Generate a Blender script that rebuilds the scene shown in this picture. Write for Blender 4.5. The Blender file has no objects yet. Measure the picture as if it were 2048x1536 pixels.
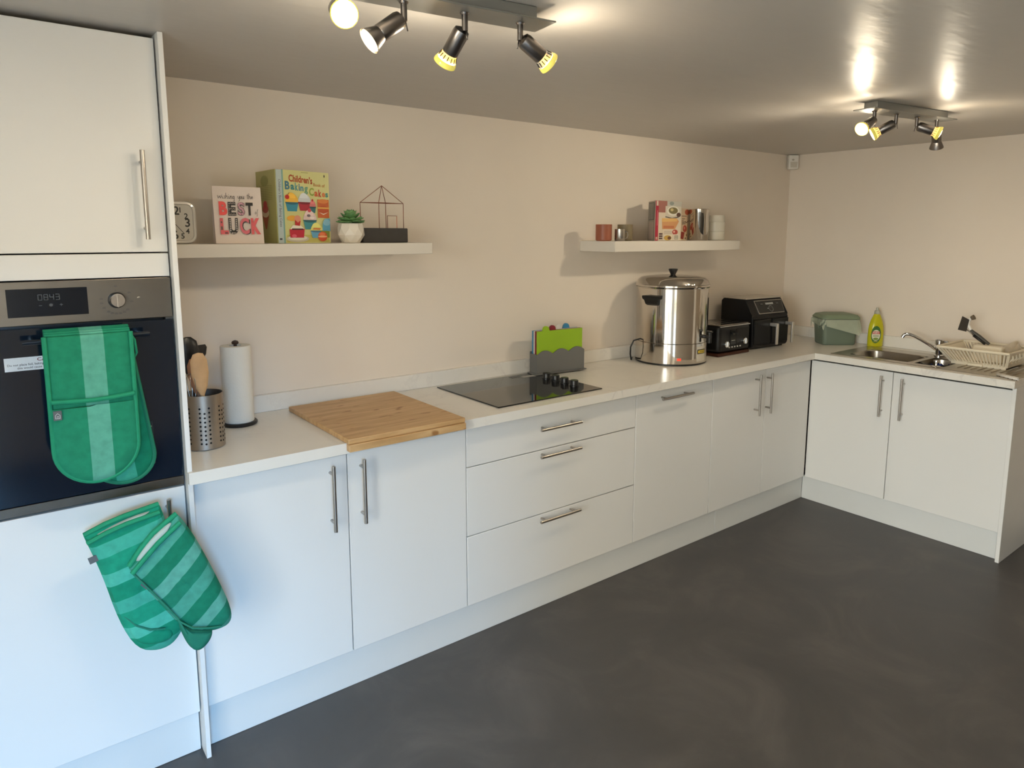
import bpy, bmesh, math, random
from math import pi, sin, cos, radians
from mathutils import Vector, Matrix

C = bpy.context.scene.collection
SC = bpy.context.scene
random.seed(4)

# ------------------------------------------------------------------ camera, light, exposure
cd = bpy.data.cameras.new('camera'); cam = bpy.data.objects.new('camera', cd); C.objects.link(cam)
F_ = Vector((0.60917943, 0.77999484, -0.14320779)); R_ = Vector((0.78830619, -0.61527946, 0.0021306)); U_ = Vector((0.08645095, 0.1141895, 0.98969035))
cam.matrix_world = Matrix(((R_.x, U_.x, -F_.x, -0.44333), (R_.y, U_.y, -F_.y, -2.71315), (R_.z, U_.z, -F_.z, 1.60811), (0, 0, 0, 1)))
cd.sensor_fit = 'HORIZONTAL'; cd.sensor_width = 36; cd.lens = 1392.75 * 36 / 2048
cd.shift_x = -21.26 / 2048; cd.shift_y = -98.10 / 2048; cd.clip_start = .02
SC.camera = cam
SC.view_settings.view_transform = 'Standard'; SC.view_settings.look = 'None'
SC.view_settings.gamma = 1; SC.view_settings.use_curve_mapping = False
SC.view_settings.exposure = 0.0

w = bpy.data.worlds.new('sky'); SC.world = w; w.use_nodes = True
bg = w.node_tree.nodes['Background']; bg.inputs[0].default_value = (1.0, .90, .68, 1); bg.inputs[1].default_value = 5.6

def sky_light(name, loc, aim, sx, sy, energy, col):
    l = bpy.data.lights.new(name, 'AREA'); l.shape = 'RECTANGLE'; l.size = sx; l.size_y = sy; l.energy = energy; l.color = col
    o = bpy.data.objects.new(name, l); C.objects.link(o); o.location = loc
    o.rotation_euler = (Vector(aim)-Vector(loc)).to_track_quat('-Z', 'Y').to_euler()
# open sky outside the two glazed doors (in the wall behind the camera and in the left wall)
sky_light('sky_behind', (-1.1, -9.5, 3.5), (-.4, -4.3, 1.3), 4.4, 2.2, 3200, (.16, .52, 1.0))
sky_light('sky_left', (-6.0, -3.6, 2.4), (-1.45, -2.6, 1.2), 3.0, 2.6, 465, (.84, .95, 1.0))
SPOT_W = 4.0        # each halogen lamp's beam
SPILL_W = 4.3        # what leaks through the back of the dichroic glass
WARM = (1.0, .87, .66)

# ------------------------------------------------------------------ materials
def S(*c):
    return tuple(((v/255)/12.92 if v/255 <= .04045 else ((v/255+.055)/1.055)**2.4) for v in c)
MC = {}
def mat(name, col, rough=.5, metal=0.0, var=.04, scale=8.0, bump=0.0, bscale=200.0, emis=0.0, trans=0.0, alpha=1.0, coat=0.0, spec=None, ior=None, aniso=0.0):
    if name in MC: return MC[name]
    m = bpy.data.materials.new(name); m.use_nodes = True; nt = m.node_tree; b = nt.nodes['Principled BSDF']
    c = S(*col)
    if var > 0:
        tc = nt.nodes.new('ShaderNodeTexCoord'); nz = nt.nodes.new('ShaderNodeTexNoise'); nz.inputs['Scale'].default_value = scale; nz.inputs['Detail'].default_value = 3
        mr = nt.nodes.new('ShaderNodeMapRange'); mr.inputs[1].default_value = .3; mr.inputs[2].default_value = .7; mr.inputs[3].default_value = 1-var; mr.inputs[4].default_value = 1+var
        mx = nt.nodes.new('ShaderNodeVectorMath'); mx.operation = 'SCALE'; mx.inputs[0].default_value = c
        nt.links.new(tc.outputs['Object'], nz.inputs['Vector']); nt.links.new(nz.outputs['Fac'], mr.inputs[0]); nt.links.new(mr.outputs[0], mx.inputs['Scale'])
        nt.links.new(mx.outputs[0], b.inputs['Base Color'])
    else:
        b.inputs['Base Color'].default_value = (*c, 1)
    b.inputs['Roughness'].default_value = rough; b.inputs['Metallic'].default_value = metal
    b.inputs['Transmission Weight'].default_value = trans; b.inputs['Alpha'].default_value = alpha; b.inputs['Coat Weight'].default_value = coat
    if spec is not None: b.inputs['Specular IOR Level'].default_value = spec
    if ior: b.inputs['IOR'].default_value = ior
    if aniso: b.inputs['Anisotropic'].default_value = aniso
    if emis: b.inputs['Emission Color'].default_value = (*c, 1); b.inputs['Emission Strength'].default_value = emis
    if bump > 0:
        tc2 = nt.nodes.new('ShaderNodeTexCoord'); n2 = nt.nodes.new('ShaderNodeTexNoise'); n2.inputs['Scale'].default_value = bscale; n2.inputs['Detail'].default_value = 4
        bp = nt.nodes.new('ShaderNodeBump'); bp.inputs['Strength'].default_value = bump; bp.inputs['Distance'].default_value = .002
        nt.links.new(tc2.outputs['Object'], n2.inputs['Vector']); nt.links.new(n2.outputs['Fac'], bp.inputs['Height']); nt.links.new(bp.outputs[0], b.inputs['Normal'])
    MC[name] = m
    return m
def flat(r, g, b_, rough=.55):
    return mat('print_%d_%d_%d' % (r, g, b_), (r, g, b_), rough, var=0)

def ramp(nt, stops, interp='LINEAR'):
    n = nt.nodes.new('ShaderNodeValToRGB'); n.color_ramp.interpolation = interp
    e = n.color_ramp.elements
    while len(e) > 1: e.remove(e[-1])
    e[0].position = stops[0][0]; e[0].color = (*S(*stops[0][1]), 1)
    for p, c in stops[1:]:
        x = e.new(p); x.color = (*S(*c), 1)
    return n

def mat_floor():
    m = mat('floor_vinyl', (84, 80, 79), .42, var=0); nt = m.node_tree; b = nt.nodes['Principled BSDF']
    tc = nt.nodes.new('ShaderNodeTexCoord'); n1 = nt.nodes.new('ShaderNodeTexNoise'); n1.inputs['Scale'].default_value = 2.6; n1.inputs['Detail'].default_value = 7; n1.inputs['Roughness'].default_value = .62; n1.inputs['Distortion'].default_value = .8
    r = ramp(nt, [(.3, (70, 68, 68)), (.5, (79, 76, 75)), (.7, (94, 90, 87))])
    nt.links.new(tc.outputs['Object'], n1.inputs['Vector']); nt.links.new(n1.outputs['Fac'], r.inputs[0]); nt.links.new(r.outputs[0], b.inputs['Base Color'])
    r2 = nt.nodes.new('ShaderNodeMapRange'); r2.inputs[3].default_value = .38; r2.inputs[4].default_value = .55
    nt.links.new(n1.outputs['Fac'], r2.inputs[0]); nt.links.new(r2.outputs[0], b.inputs['Roughness'])
    return m
def mat_worktop():
    m = mat('worktop_marble', (226, 220, 210), .28, var=0); nt = m.node_tree; b = nt.nodes['Principled BSDF']
    tc = nt.nodes.new('ShaderNodeTexCoord'); n1 = nt.nodes.new('ShaderNodeTexNoise'); n1.inputs['Scale'].default_value = 3.2; n1.inputs['Detail'].default_value = 6; n1.inputs['Roughness'].default_value = .6; n1.inputs['Distortion'].default_value = 1.4
    r = ramp(nt, [(.0, (228, 223, 214)), (.475, (226, 221, 212)), (.497, (215, 209, 201)), (.505, (216, 211, 203)), (.525, (226, 221, 212)), (1, (232, 227, 219))])
    n2 = nt.nodes.new('ShaderNodeTexNoise'); n2.inputs['Scale'].default_value = 2.0; n2.inputs['Detail'].default_value = 3
    r2 = nt.nodes.new('ShaderNodeMapRange'); r2.inputs[1].default_value = .45; r2.inputs[2].default_value = .62
    mx = nt.nodes.new('ShaderNodeMix'); mx.data_type = 'RGBA'; mx.inputs[6].default_value = (*S(228, 223, 214), 1)
    nt.links.new(tc.outputs['Object'], n1.inputs['Vector']); nt.links.new(tc.outputs['Object'], n2.inputs['Vector'])
    nt.links.new(n1.outputs['Fac'], r.inputs[0]); nt.links.new(n2.outputs['Fac'], r2.inputs[0]); nt.links.new(r2.outputs[0], mx.inputs[0]); nt.links.new(r.outputs[0], mx.inputs[7]); nt.links.new(mx.outputs[2], b.inputs['Base Color'])
    return m
def mat_bamboo():
    m = mat('bamboo', (196, 150, 92), .45, var=0); nt = m.node_tree; b = nt.nodes['Principled BSDF']
    tc = nt.nodes.new('ShaderNodeTexCoord'); mp = nt.nodes.new('ShaderNodeMapping'); mp.inputs['Scale'].default_value = (5, 55, 20)
    n1 = nt.nodes.new('ShaderNodeTexNoise'); n1.inputs['Scale'].default_value = 1.2; n1.inputs['Detail'].default_value = 4
    r = ramp(nt, [(.3, (176, 136, 88)), (.5, (192, 153, 104)), (.72, (206, 168, 120))])
    mp2 = nt.nodes.new('ShaderNodeMapping'); mp2.inputs['Scale'].default_value = (14, 40, 20)
    n2 = nt.nodes.new('ShaderNodeTexNoise'); n2.inputs['Scale'].default_value = 1.0; n2.inputs['Detail'].default_value = 1
    r2 = ramp(nt, [(.68, (255, 255, 255)), (.76, (196, 172, 146))])
    mx = nt.nodes.new('ShaderNodeMix'); mx.data_type = 'RGBA'; mx.blend_type = 'MULTIPLY'; mx.inputs[0].default_value = 1
    nt.links.new(tc.outputs['Object'], mp.inputs[0]); nt.links.new(mp.outputs[0], n1.inputs['Vector']); nt.links.new(n1.outputs['Fac'], r.inputs[0])
    nt.links.new(tc.outputs['Object'], mp2.inputs[0]); nt.links.new(mp2.outputs[0], n2.inputs['Vector']); nt.links.new(n2.outputs['Fac'], r2.inputs[0])
    nt.links.new(r.outputs[0], mx.inputs[6]); nt.links.new(r2.outputs[0], mx.inputs[7]); nt.links.new(mx.outputs[2], b.inputs['Base Color'])
    return m
def mat_ceiling():
    m = mat('ceiling_satin', (197, 191, 184), .37, var=0); nt = m.node_tree; b = nt.nodes['Principled BSDF']
    tc = nt.nodes.new('ShaderNodeTexCoord'); mp = nt.nodes.new('ShaderNodeMapping'); mp.inputs['Scale'].default_value = (3, 9, 1); mp.inputs['Rotation'].default_value = (0, 0, .5)
    n1 = nt.nodes.new('ShaderNodeTexNoise'); n1.inputs['Scale'].default_value = 1.6; n1.inputs['Detail'].default_value = 3
    bp = nt.nodes.new('ShaderNodeBump'); bp.inputs['Strength'].default_value = .25; bp.inputs['Distance'].default_value = .012
    nt.links.new(tc.outputs['Object'], mp.inputs[0]); nt.links.new(mp.outputs[0], n1.inputs['Vector']); nt.links.new(n1.outputs['Fac'], bp.inputs['Height']); nt.links.new(bp.outputs[0], b.inputs['Normal'])
    return m
def mat_stripes(name, axis_deg, freq, stops, phase=0.0):
    # woven bands across a fabric, object space in the x-z plane
    m = mat(name, (30, 150, 110), .85, var=0, spec=.2); nt = m.node_tree; b = nt.nodes['Principled BSDF']
    tc = nt.nodes.new('ShaderNodeTexCoord'); sp = nt.nodes.new('ShaderNodeSeparateXYZ')
    a = radians(axis_deg)
    mu = nt.nodes.new('ShaderNodeMath'); mu.operation = 'MULTIPLY'; mu.inputs[1].default_value = cos(a)*freq
    ma = nt.nodes.new('ShaderNodeMath'); ma.operation = 'MULTIPLY_ADD'; ma.inputs[1].default_value = sin(a)*freq
    ad = nt.nodes.new('ShaderNodeMath'); ad.operation = 'ADD'; ad.inputs[1].default_value = phase
    fr = nt.nodes.new('ShaderNodeMath'); fr.operation = 'FRACT'
    nt.links.new(tc.outputs['Object'], sp.inputs[0]); nt.links.new(sp.outputs[0], mu.inputs[0]); nt.links.new(sp.outputs[2], ma.inputs[0]); nt.links.new(mu.outputs[0], ma.inputs[2])
    nt.links.new(ma.outputs[0], ad.inputs[0]); nt.links.new(ad.outputs[0], fr.inputs[0])
    r = ramp(nt, stops, 'CONSTANT'); nt.links.new(fr.outputs[0], r.inputs[0])
    nz = nt.nodes.new('ShaderNodeTexNoise'); nz.inputs['Scale'].default_value = 45; nz.inputs['Detail'].default_value = 4
    mr = nt.nodes.new('ShaderNodeMapRange'); mr.inputs[1].default_value = .3; mr.inputs[2].default_value = .7; mr.inputs[3].default_value = .86; mr.inputs[4].default_value = 1.1
    vs = nt.nodes.new('ShaderNodeVectorMath'); vs.operation = 'SCALE'
    nt.links.new(tc.outputs['Object'], nz.inputs['Vector']); nt.links.new(nz.outputs['Fac'], mr.inputs[0]); nt.links.new(r.outputs[0], vs.inputs[0]); nt.links.new(mr.outputs[0], vs.inputs['Scale']); nt.links.new(vs.outputs[0], b.inputs['Base Color'])
    n3 = nt.nodes.new('ShaderNodeTexNoise'); n3.inputs['Scale'].default_value = 28
    bp = nt.nodes.new('ShaderNodeBump'); bp.inputs['Strength'].default_value = .35; bp.inputs['Distance'].default_value = .004
    nt.links.new(tc.outputs['Object'], n3.inputs['Vector']); nt.links.new(n3.outputs['Fac'], bp.inputs['Height']); nt.links.new(bp.outputs[0], b.inputs['Normal'])
    return m

M_wall = mat('wall_paint', (227, 215, 200), .8, var=.015, scale=3, bump=.05, bscale=120)
M_ceil = mat_ceiling(); M_floor = mat_floor(); M_top = mat_worktop(); M_bamboo = mat_bamboo()
M_cab = mat('cabinet_white', (226, 224, 220), .36, var=.01, scale=2)
M_edge = mat('panel_edge_white', (228, 226, 222), .4, var=.01)
M_gap = mat('carcass_inside', (120, 116, 110), .7)
M_plinth = mat('plinth_white', (216, 216, 213), .42, var=.01)
M_shelf = mat('shelf_white', (218, 210, 198), .5, var=.015)
M_nick = mat('brushed_nickel', (178, 172, 165), .3, 1, var=.03, scale=30)
M_steel = mat('brushed_steel', (186, 180, 172), .27, 1, var=.03, scale=40)
M_inox = mat('oven_steel', (112, 105, 96), .34, 1, var=.03, scale=20, aniso=.6)
M_chrome = mat('chrome', (220, 220, 220), .08, 1, var=0)
M_urn = mat('urn_steel', (204, 198, 190), .075, 1, var=.02, scale=10)
M_black = mat('black_plastic', (20, 20, 21), .35)
M_blackg = mat('black_gloss', (12, 13, 14), .12, var=0)
M_hob = mat('hob_glass', (14, 14, 15), .05, var=0, coat=.3)
M_ovglass = mat('oven_glass', (12, 24, 38), .10, var=0)
M_white = mat('white_plastic', (222, 218, 210), .45)
M_paper = mat('paper_white', (224, 220, 210), .85, var=.02, bump=.3, bscale=160)
M_greyp = mat('grey_plastic', (104, 104, 102), .5)
M_lamp = mat('lamp_steel', (132, 126, 122), .3, 1, var=.03)
M_plate = mat('fitting_grey', (150, 150, 146), .42, .6)
M_bulb = mat('bulb_light', (255, 216, 146), .5, var=0, emis=16)
M_yel = mat('dichroic_glass', (242, 228, 110), .2, var=0, emis=.3)
M_refl = mat('reflector_glass', (226, 214, 190), .15, var=.05, scale=60, trans=.3)

# ------------------------------------------------------------------ mesh helpers
ROOT = {}
class MB:
    def __init__(s): s.bm = bmesh.new(); s.mi = 0
    def _f(s, fs, smooth=False):
        for f in fs: f.material_index = s.mi; f.smooth = smooth
    def box(s, x0, x1, y0, y1, z0, z1, bev=0.0, seg=2):
        g = bmesh.ops.create_cube(s.bm, size=1)
        vs = g['verts']
        for v in vs: v.co = Vector(((x0+x1)/2 + v.co.x*(x1-x0), (y0+y1)/2 + v.co.y*(y1-y0), (z0+z1)/2 + v.co.z*(z1-z0)))
        fs = {f for v in vs for f in v.link_faces}; s._f(fs)
        if bev > 0:
            es = {e for v in vs for e in v.link_edges}
            r = bmesh.ops.bevel(s.bm, geom=list(es), offset=bev, segments=seg, affect='EDGES', profile=.5)
            for f in r['faces']:
                f.normal_update(); f.material_index = s.mi; f.smooth = max(abs(c) for c in f.normal) < .999
        return s
    def tube(s, pts, r, seg=12, cap=True, closed=False):
        pts = [Vector(p) for p in pts]; n = len(pts)
        rr = r if isinstance(r, (list, tuple)) else [r]*n
        rings = []; up = None
        for i, p in enumerate(pts):
            if closed: d = (pts[(i+1) % n]-pts[i-1])
            else: d = (pts[min(i+1, n-1)]-pts[max(i-1, 0)])
            d.normalize()
            if up is None:
                up = d.orthogonal().normalized()
            up = (up - d*up.dot(d))
            if up.length < 1e-6: up = d.orthogonal()
            up.normalize(); side = d.cross(up)
            rings.append([s.bm.verts.new(p + (up*cos(2*pi*k/seg) + side*sin(2*pi*k/seg))*rr[i]) for k in range(seg)])
        fs = []
        for i in range(n if closed else n-1):
            a, b = rings[i], rings[(i+1) % n]
            for k in range(seg): fs.append(s.bm.faces.new((a[k], a[(k+1) % seg], b[(k+1) % seg], b[k])))
        s._f(fs, True)
        if cap and not closed:
            s._f([s.bm.faces.new(list(reversed(rings[0]))), s.bm.faces.new(rings[-1])])
        return s
    def cyl(s, p0, p1, r0, r1=None, seg=20, cap=True):
        return s.tube([p0, p1], [r0, r0 if r1 is None else r1], seg, cap)
    def lathe(s, prof, c=(0, 0, 0), seg=40, axis=None, cap0=True, cap1=True, smooth=True):
        # prof: (r, h) pairs; axis: direction (default z)
        c = Vector(c); ax = Vector(axis).normalized() if axis is not None else Vector((0, 0, 1))
        q = ax.to_track_quat('Z', 'Y') if axis is not None else None
        rings = []
        for r, h in prof:
            ring = []
            for k in range(seg):
                v = Vector((r*cos(2*pi*k/seg), r*sin(2*pi*k/seg), h))
                if q: v = q @ v
                ring.append(s.bm.verts.new(c+v))
            rings.append(ring)
        fs = []
        for a, b in zip(rings, rings[1:]):
            for k in range(seg): fs.append(s.bm.faces.new((a[k], a[(k+1) % seg], b[(k+1) % seg], b[k])))
        s._f(fs, smooth)
        if cap0 and prof[0][0] > 1e-6: s._f([s.bm.faces.new(list(reversed(rings[0])))])
        if cap1 and prof[-1][0] > 1e-6: s._f([s.bm.faces.new(rings[-1])])
        return s
    def ball(s, c, r, sc=(1, 1, 1), seg=16):
        g = bmesh.ops.create_uvsphere(s.bm, u_segments=seg, v_segments=max(6, seg//2), radius=r)
        for v in g['verts']: v.co = Vector((v.co.x*sc[0], v.co.y*sc[1], v.co.z*sc[2])) + Vector(c)
        s._f({f for v in g['verts'] for f in v.link_faces}, True); return s
    def prism(s, poly, o, u, v, n, depth, smooth=False):
        # poly of (a,b) in plane o + a*u + b*v, extruded by depth along n
        o, u, v, n = Vector(o), Vector(u), Vector(v), Vector(n)
        a = [s.bm.verts.new(o+u*p[0]+v*p[1]) for p in poly]; b = [s.bm.verts.new(o+u*p[0]+v*p[1]+n*depth) for p in poly]
        fs = [s.bm.faces.new(list(reversed(a))), s.bm.faces.new(b)]; k = len(poly)
        s._f(fs)
        sd = [s.bm.faces.new((a[i], a[(i+1) % k], b[(i+1) % k], b[i])) for i in range(k)]
        s._f(sd, smooth); return s
    def quad(s, pts):
        s._f([s.bm.faces.new([s.bm.verts.new(Vector(p)) for p in pts])]); return s
    def loft(s, rings, cap0=True, cap1=True, smooth=True):
        rs = [[s.bm.verts.new(Vector(p)) for p in r] for r in rings]; fs = []
        for a, b in zip(rs, rs[1:]):
            k = len(a)
            for i in range(k): fs.append(s.bm.faces.new((a[i], a[(i+1) % k], b[(i+1) % k], b[i])))
        s._f(fs, smooth)
        if cap0: s._f([s.bm.faces.new(list(reversed(rs[0])))])
        if cap1: s._f([s.bm.faces.new(rs[-1])])
        return s
    def text(s, string, o, u, v, size, align='CENTER', bold=0.0, xs=1.0):
        cu = bpy.data.curves.new('t', 'FONT'); cu.body = string; cu.size = 1; cu.align_x = align; cu.offset = bold; cu.resolution_u = 3
        ob = bpy.data.objects.new('t', cu); C.objects.link(ob)
        dg = bpy.context.evaluated_depsgraph_get(); me = bpy.data.meshes.new_from_object(ob.evaluated_get(dg))
        bpy.data.objects.remove(ob); bpy.data.curves.remove(cu)
        o, u, v = Vector(o), Vector(u), Vector(v)
        vs = [s.bm.verts.new(o + u*(p.co.x*size*xs) + v*(p.co.y*size)) for p in me.vertices]
        fs = []
        for f in me.polygons:
            try: fs.append(s.bm.faces.new([vs[i] for i in f.vertices]))
            except ValueError: pass
        s._f(fs); bpy.data.meshes.remove(me); return s
    def build(s, name, mats, parent=None, local=False, label=None):
        if not isinstance(mats, (list, tuple)): mats = [mats]
        root = None
        if parent is not None:
            t = parent
            while t.parent: t = t.parent
            if not local and t.name in ROOT: bmesh.ops.transform(s.bm, matrix=ROOT[t.name].inverted(), verts=s.bm.verts)
        bmesh.ops.recalc_face_normals(s.bm, faces=s.bm.faces)
        me = bpy.data.meshes.new(name); s.bm.to_mesh(me); s.bm.free()
        for m in mats: me.materials.append(m)
        fl = [False]*len(me.polygons); me.polygons.foreach_get('use_smooth', fl)
        me.set_sharp_from_angle(angle=radians(32)); me.polygons.foreach_set('use_smooth', fl)
        ob = bpy.data.objects.new(name, me); C.objects.link(ob)
        if parent is not None: ob.parent = parent
        if label: ob['label'] = label
        return ob

class Print:
    # flat print on a surface: layered coloured shapes, o = lower left corner, u right, v up, n out
    def __init__(s, o, u, v, n, gap=.0004):
        s.m = MB(); s.o, s.u, s.v, s.n = Vector(o), Vector(u).normalized(), Vector(v).normalized(), Vector(n).normalized(); s.k = 0; s.mats = []; s.gap = gap
    def _c(s, col):
        m = col if not isinstance(col, tuple) else flat(*col)
        if m not in s.mats: s.mats.append(m)
        s.m.mi = s.mats.index(m); s.k += 1
        return s.o + s.n*(s.gap + .00006*s.k)
    def poly(s, pts, col):
        o = s._c(col); s.m.quad([o+s.u*a+s.v*b for a, b in pts]); return s
    def rect(s, a0, b0, a1, b1, col): return s.poly([(a0, b0), (a1, b0), (a1, b1), (a0, b1)], col)
    def ell(s, a, b, ra, rb, col, t0=0, t1=360, n=20):
        return s.poly([(a+ra*cos(radians(t0+(t1-t0)*i/n)), b+rb*sin(radians(t0+(t1-t0)*i/n))) for i in range(n if t1-t0 == 360 else n+1)], col)
    def text(s, t, a, b, size, col, align='CENTER', bold=0.0, xs=1.0, rot=0.0):
        o = s._c(col); r = radians(rot)
        s.m.text(t, o+s.u*a+s.v*b, s.u*cos(r)+s.v*sin(r), s.v*cos(r)-s.u*sin(r), size, align, bold, xs); return s
    def fit(s, t, a0, b0, a1, b1, col, bold=0.0, rot=0.0):
        # lettering scaled to fill the box a0..a1, b0..b1
        o = s._c(col); n0 = len(s.m.bm.verts); s.m.text(t, (0, 0, 0), (1, 0, 0), (0, 1, 0), 1, 'LEFT', bold); s.m.bm.verts.ensure_lookup_table()
        vs = s.m.bm.verts[n0:]; x0 = min(v.co.x for v in vs); x1 = max(v.co.x for v in vs); y0 = min(v.co.y for v in vs); y1 = max(v.co.y for v in vs); tr = math.tan(radians(rot))
        for v in vs:
            a = a0+(v.co.x-x0)/(x1-x0)*(a1-a0); b = b0+(v.co.y-y0)/(y1-y0)*(b1-b0)+(a-a0)*tr
            v.co = o+s.u*a+s.v*b
        return s
    def line(s, pts, wd, col):
        for (a, b), (c, d) in zip(pts, pts[1:]):
            L = math.hypot(c-a, d-b) or 1; nx, ny = -(d-b)/L*wd/2, (c-a)/L*wd/2
            s.poly([(a-nx, b-ny), (c-nx, d-ny), (c+nx, d+ny), (a+nx, b+ny)], col)
        return s
    def build(s, name, parent, **k): return s.m.build(name, s.mats, parent, **k)

def tag(o, label, cat, group=None):
    o['label'] = label; o['category'] = cat
    if group: o['group'] = group
    return o
def thing(name, label, cat, loc=(0, 0, 0), rz=0.0, group=None):
    o = bpy.data.objects.new(name, None); C.objects.link(o); o.empty_display_size = .05
    o.location = loc; o.rotation_euler = (0, 0, rz); tag(o, label, cat, group)
    ROOT[o.name] = Matrix.Translation(Vector(loc)) @ Matrix.Rotation(rz, 4, 'Z')
    return o
def struct(name, m, mb, parent=None):
    o = mb.build(name, m, parent); o['kind'] = 'structure'; return o

# ------------------------------------------------------------------ dimensions
XW, H = 3.9915, 2.1403          # right wall, ceiling
D = -.5525                      # door face of the back run
XR = 3.4278                     # door face of the sink run
WT, WF = .922, -.5988           # worktop top and front
XWF = XR - (D - WF)             # worktop front of the sink run
YE = -1.5843                    # end of the sink run's doors
XL, YF = -1.45, -4.3            # left and front walls

# ------------------------------------------------------------------ room shell
struct('floor', M_floor, MB().box(XL-.1, XW+.1, YF-.1, .1, -.1, 0))
struct('terrace', mat('terrace_grey', (150, 148, 142), .8), MB().box(XL-6, XL-.101, YF-8, 3, -.1, -.02).box(XL-.101, XW+3, YF-8, YF-.101, -.1, -.02))
struct('ceiling', M_ceil, MB().box(XL-.1, XW+.1, YF-.1, .1, H, H+.1))
struct('wall_back', M_wall, MB().box(XL-.1, XW+.1, 0, .1, 0, H))
struct('wall_right', M_wall, MB().box(XW, XW+.1, YF, 0, 0, H))
FX0, FX1 = -1.40, -.50
struct('wall_front', M_wall, MB().box(XL-.1, FX0, YF-.1, YF, 0, H).box(FX1, XW+.1, YF-.1, YF, 0, H).box(FX0, FX1, YF-.1, YF, 2.0, H))
DY0, DY1, DZ = -3.6, -1.6, 2.0
struct('wall_left', M_wall, MB().box(XL-.1, XL, YF, DY0, 0, H).box(XL-.1, XL, DY1, 0, 0, H).box(XL-.1, XL, DY0, DY1, DZ, H))
fr = MB()
for y0, y1 in ((DY0, DY0+.05), (-2.63, -2.57), (DY1-.05, DY1)): fr.box(XL-.075, XL-.025, y0, y1, 0, DZ)
fr.box(XL-.075, XL-.025, DY0+.05, DY1-.05, DZ-.05, DZ).box(XL-.075, XL-.025, DY0+.05, DY1-.05, 0, .05)
door = struct('door_1', M_white, fr)
gl = bpy.data.materials.new('door_glass'); gl.use_nodes = True; nt = gl.node_tree; nt.nodes.remove(nt.nodes['Principled BSDF'])
tr = nt.nodes.new('ShaderNodeBsdfTransparent'); gs = nt.nodes.new('ShaderNodeBsdfGlossy'); gs.inputs['Roughness'].default_value = .02; mxs = nt.nodes.new('ShaderNodeMixShader'); mxs.inputs[0].default_value = .08
nt.links.new(tr.outputs[0], mxs.inputs[1]); nt.links.new(gs.outputs[0], mxs.inputs[2]); nt.links.new(mxs.outputs[0], nt.nodes['Material Output'].inputs[0])
for y0, y1 in ((DY0+.05, -2.63), (-2.57, DY1-.05)):
    MB().box(XL-.053, XL-.047, y0, y1, .05, DZ-.05).build('pane', gl, door)

struct('added_shade_wall', M_wall, MB().box(3.3, XW, -2.5, -1.87, 0, H))  # added wall outside the view, keeps light off the sink run's end panel
fr = MB()
for x0, x1 in ((FX0, FX0+.05), (-.98, -.92), (FX1-.05, FX1)): fr.box(x0, x1, YF-.075, YF-.025, 0, DZ)
fr.box(FX0+.05, FX1-.05, YF-.075, YF-.025, DZ-.05, DZ).box(FX0+.05, FX1-.05, YF-.075, YF-.025, 0, .05)
door = struct('door_2', M_white, fr)
for x0, x1 in ((FX0+.05, -.98), (-.92, FX1-.05)): MB().box(x0, x1, YF-.053, YF-.047, .05, DZ-.05).build('pane', gl, door)

# ------------------------------------------------------------------ cabinets
def bar_handle(parent, c, out, along, L=.228, name='handle'):
    c, out, along = Vector(c), Vector(out), Vector(along)
    m = MB(); b = c + out*.035
    m.cyl(b-along*L/2, b+along*L/2, .0062, seg=14)
    for s in (-1, 1): m.cyl(c+along*s*(L/2-.03)-out*.0005, b+along*s*(L/2-.03), .0045, seg=10)
    return m.build(name, M_nick, parent)
def slab(parent, name, x0, x1, z0, z1, m=None, front=D, th=.019):
    return MB().box(x0, x1, front, front+th, z0, z1, .0012, 1).build(name, m or M_cab, parent)
G = .0018                       # half a door gap
Zt, Zb = .870, .150
def carcass(parent, x0, x1, z0=.15, z1=.872, y0=D+.021, y1=-.03):
    m = MB(); t = .016
    m.box(x0, x0+t, y0, y1, z0, z1).box(x1-t, x1, y0, y1, z0, z1).box(x0+t, x1-t, y0, y1, z0, z0+t).box(x0+t, x1-t, y1-.008, y1, z0+t, z1).box(x0+t, x1-t, y0, y0+.08, z1-t, z1)
    return m.build('carcass', M_gap, parent)

# tall oven housing
t = thing('tall_oven_housing', 'tall white cabinet at the end that houses the steel oven', 'cabinet', (-.30, -.29, 0))
x0, x1 = -.592, -.0158
m = MB(); y0, y1 = D+.021, -.02
m.box(x0, x0+.016, y0, y1, .15, 2.12).box(x1-.016, x1, y0, y1, .15, 2.12).box(x0+.016, x1-.016, y1-.01, y1, .15, 2.12)
for z in (.15, .855, 1.489, 2.104): m.box(x0+.016, x1-.016, y0, y1-.01, z, z+.016)
m.build('carcass', M_gap, t)
d1 = slab(t, 'door', x0, x1-G, 1.5573, 2.1268); bar_handle(d1, (-.0705, D, 1.710), (0, -1, 0), (0, 0, 1), .236)
slab(t, 'filler_panel', x0, x1-G, 1.4895, 1.5535)
d2 = slab(t, 'door', x0, x1-G, .1448, .874); bar_handle(d2, (-.0680, D, .735), (0, -1, 0), (0, 0, 1), .236)
tag(MB().box(-.592, -.0175, -.5262, -.5102, .001, .145, .001, 1).build('plinth', M_plinth), 'white plinth under the tall oven housing', 'plinth')

tag(MB().box(-.0138, 0, -.583, -.0005, 0, 2.1392, .001, 1).build('end_panel', M_edge), 'tall thin white end panel between the oven housing and the worktop', 'panel')

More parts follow.
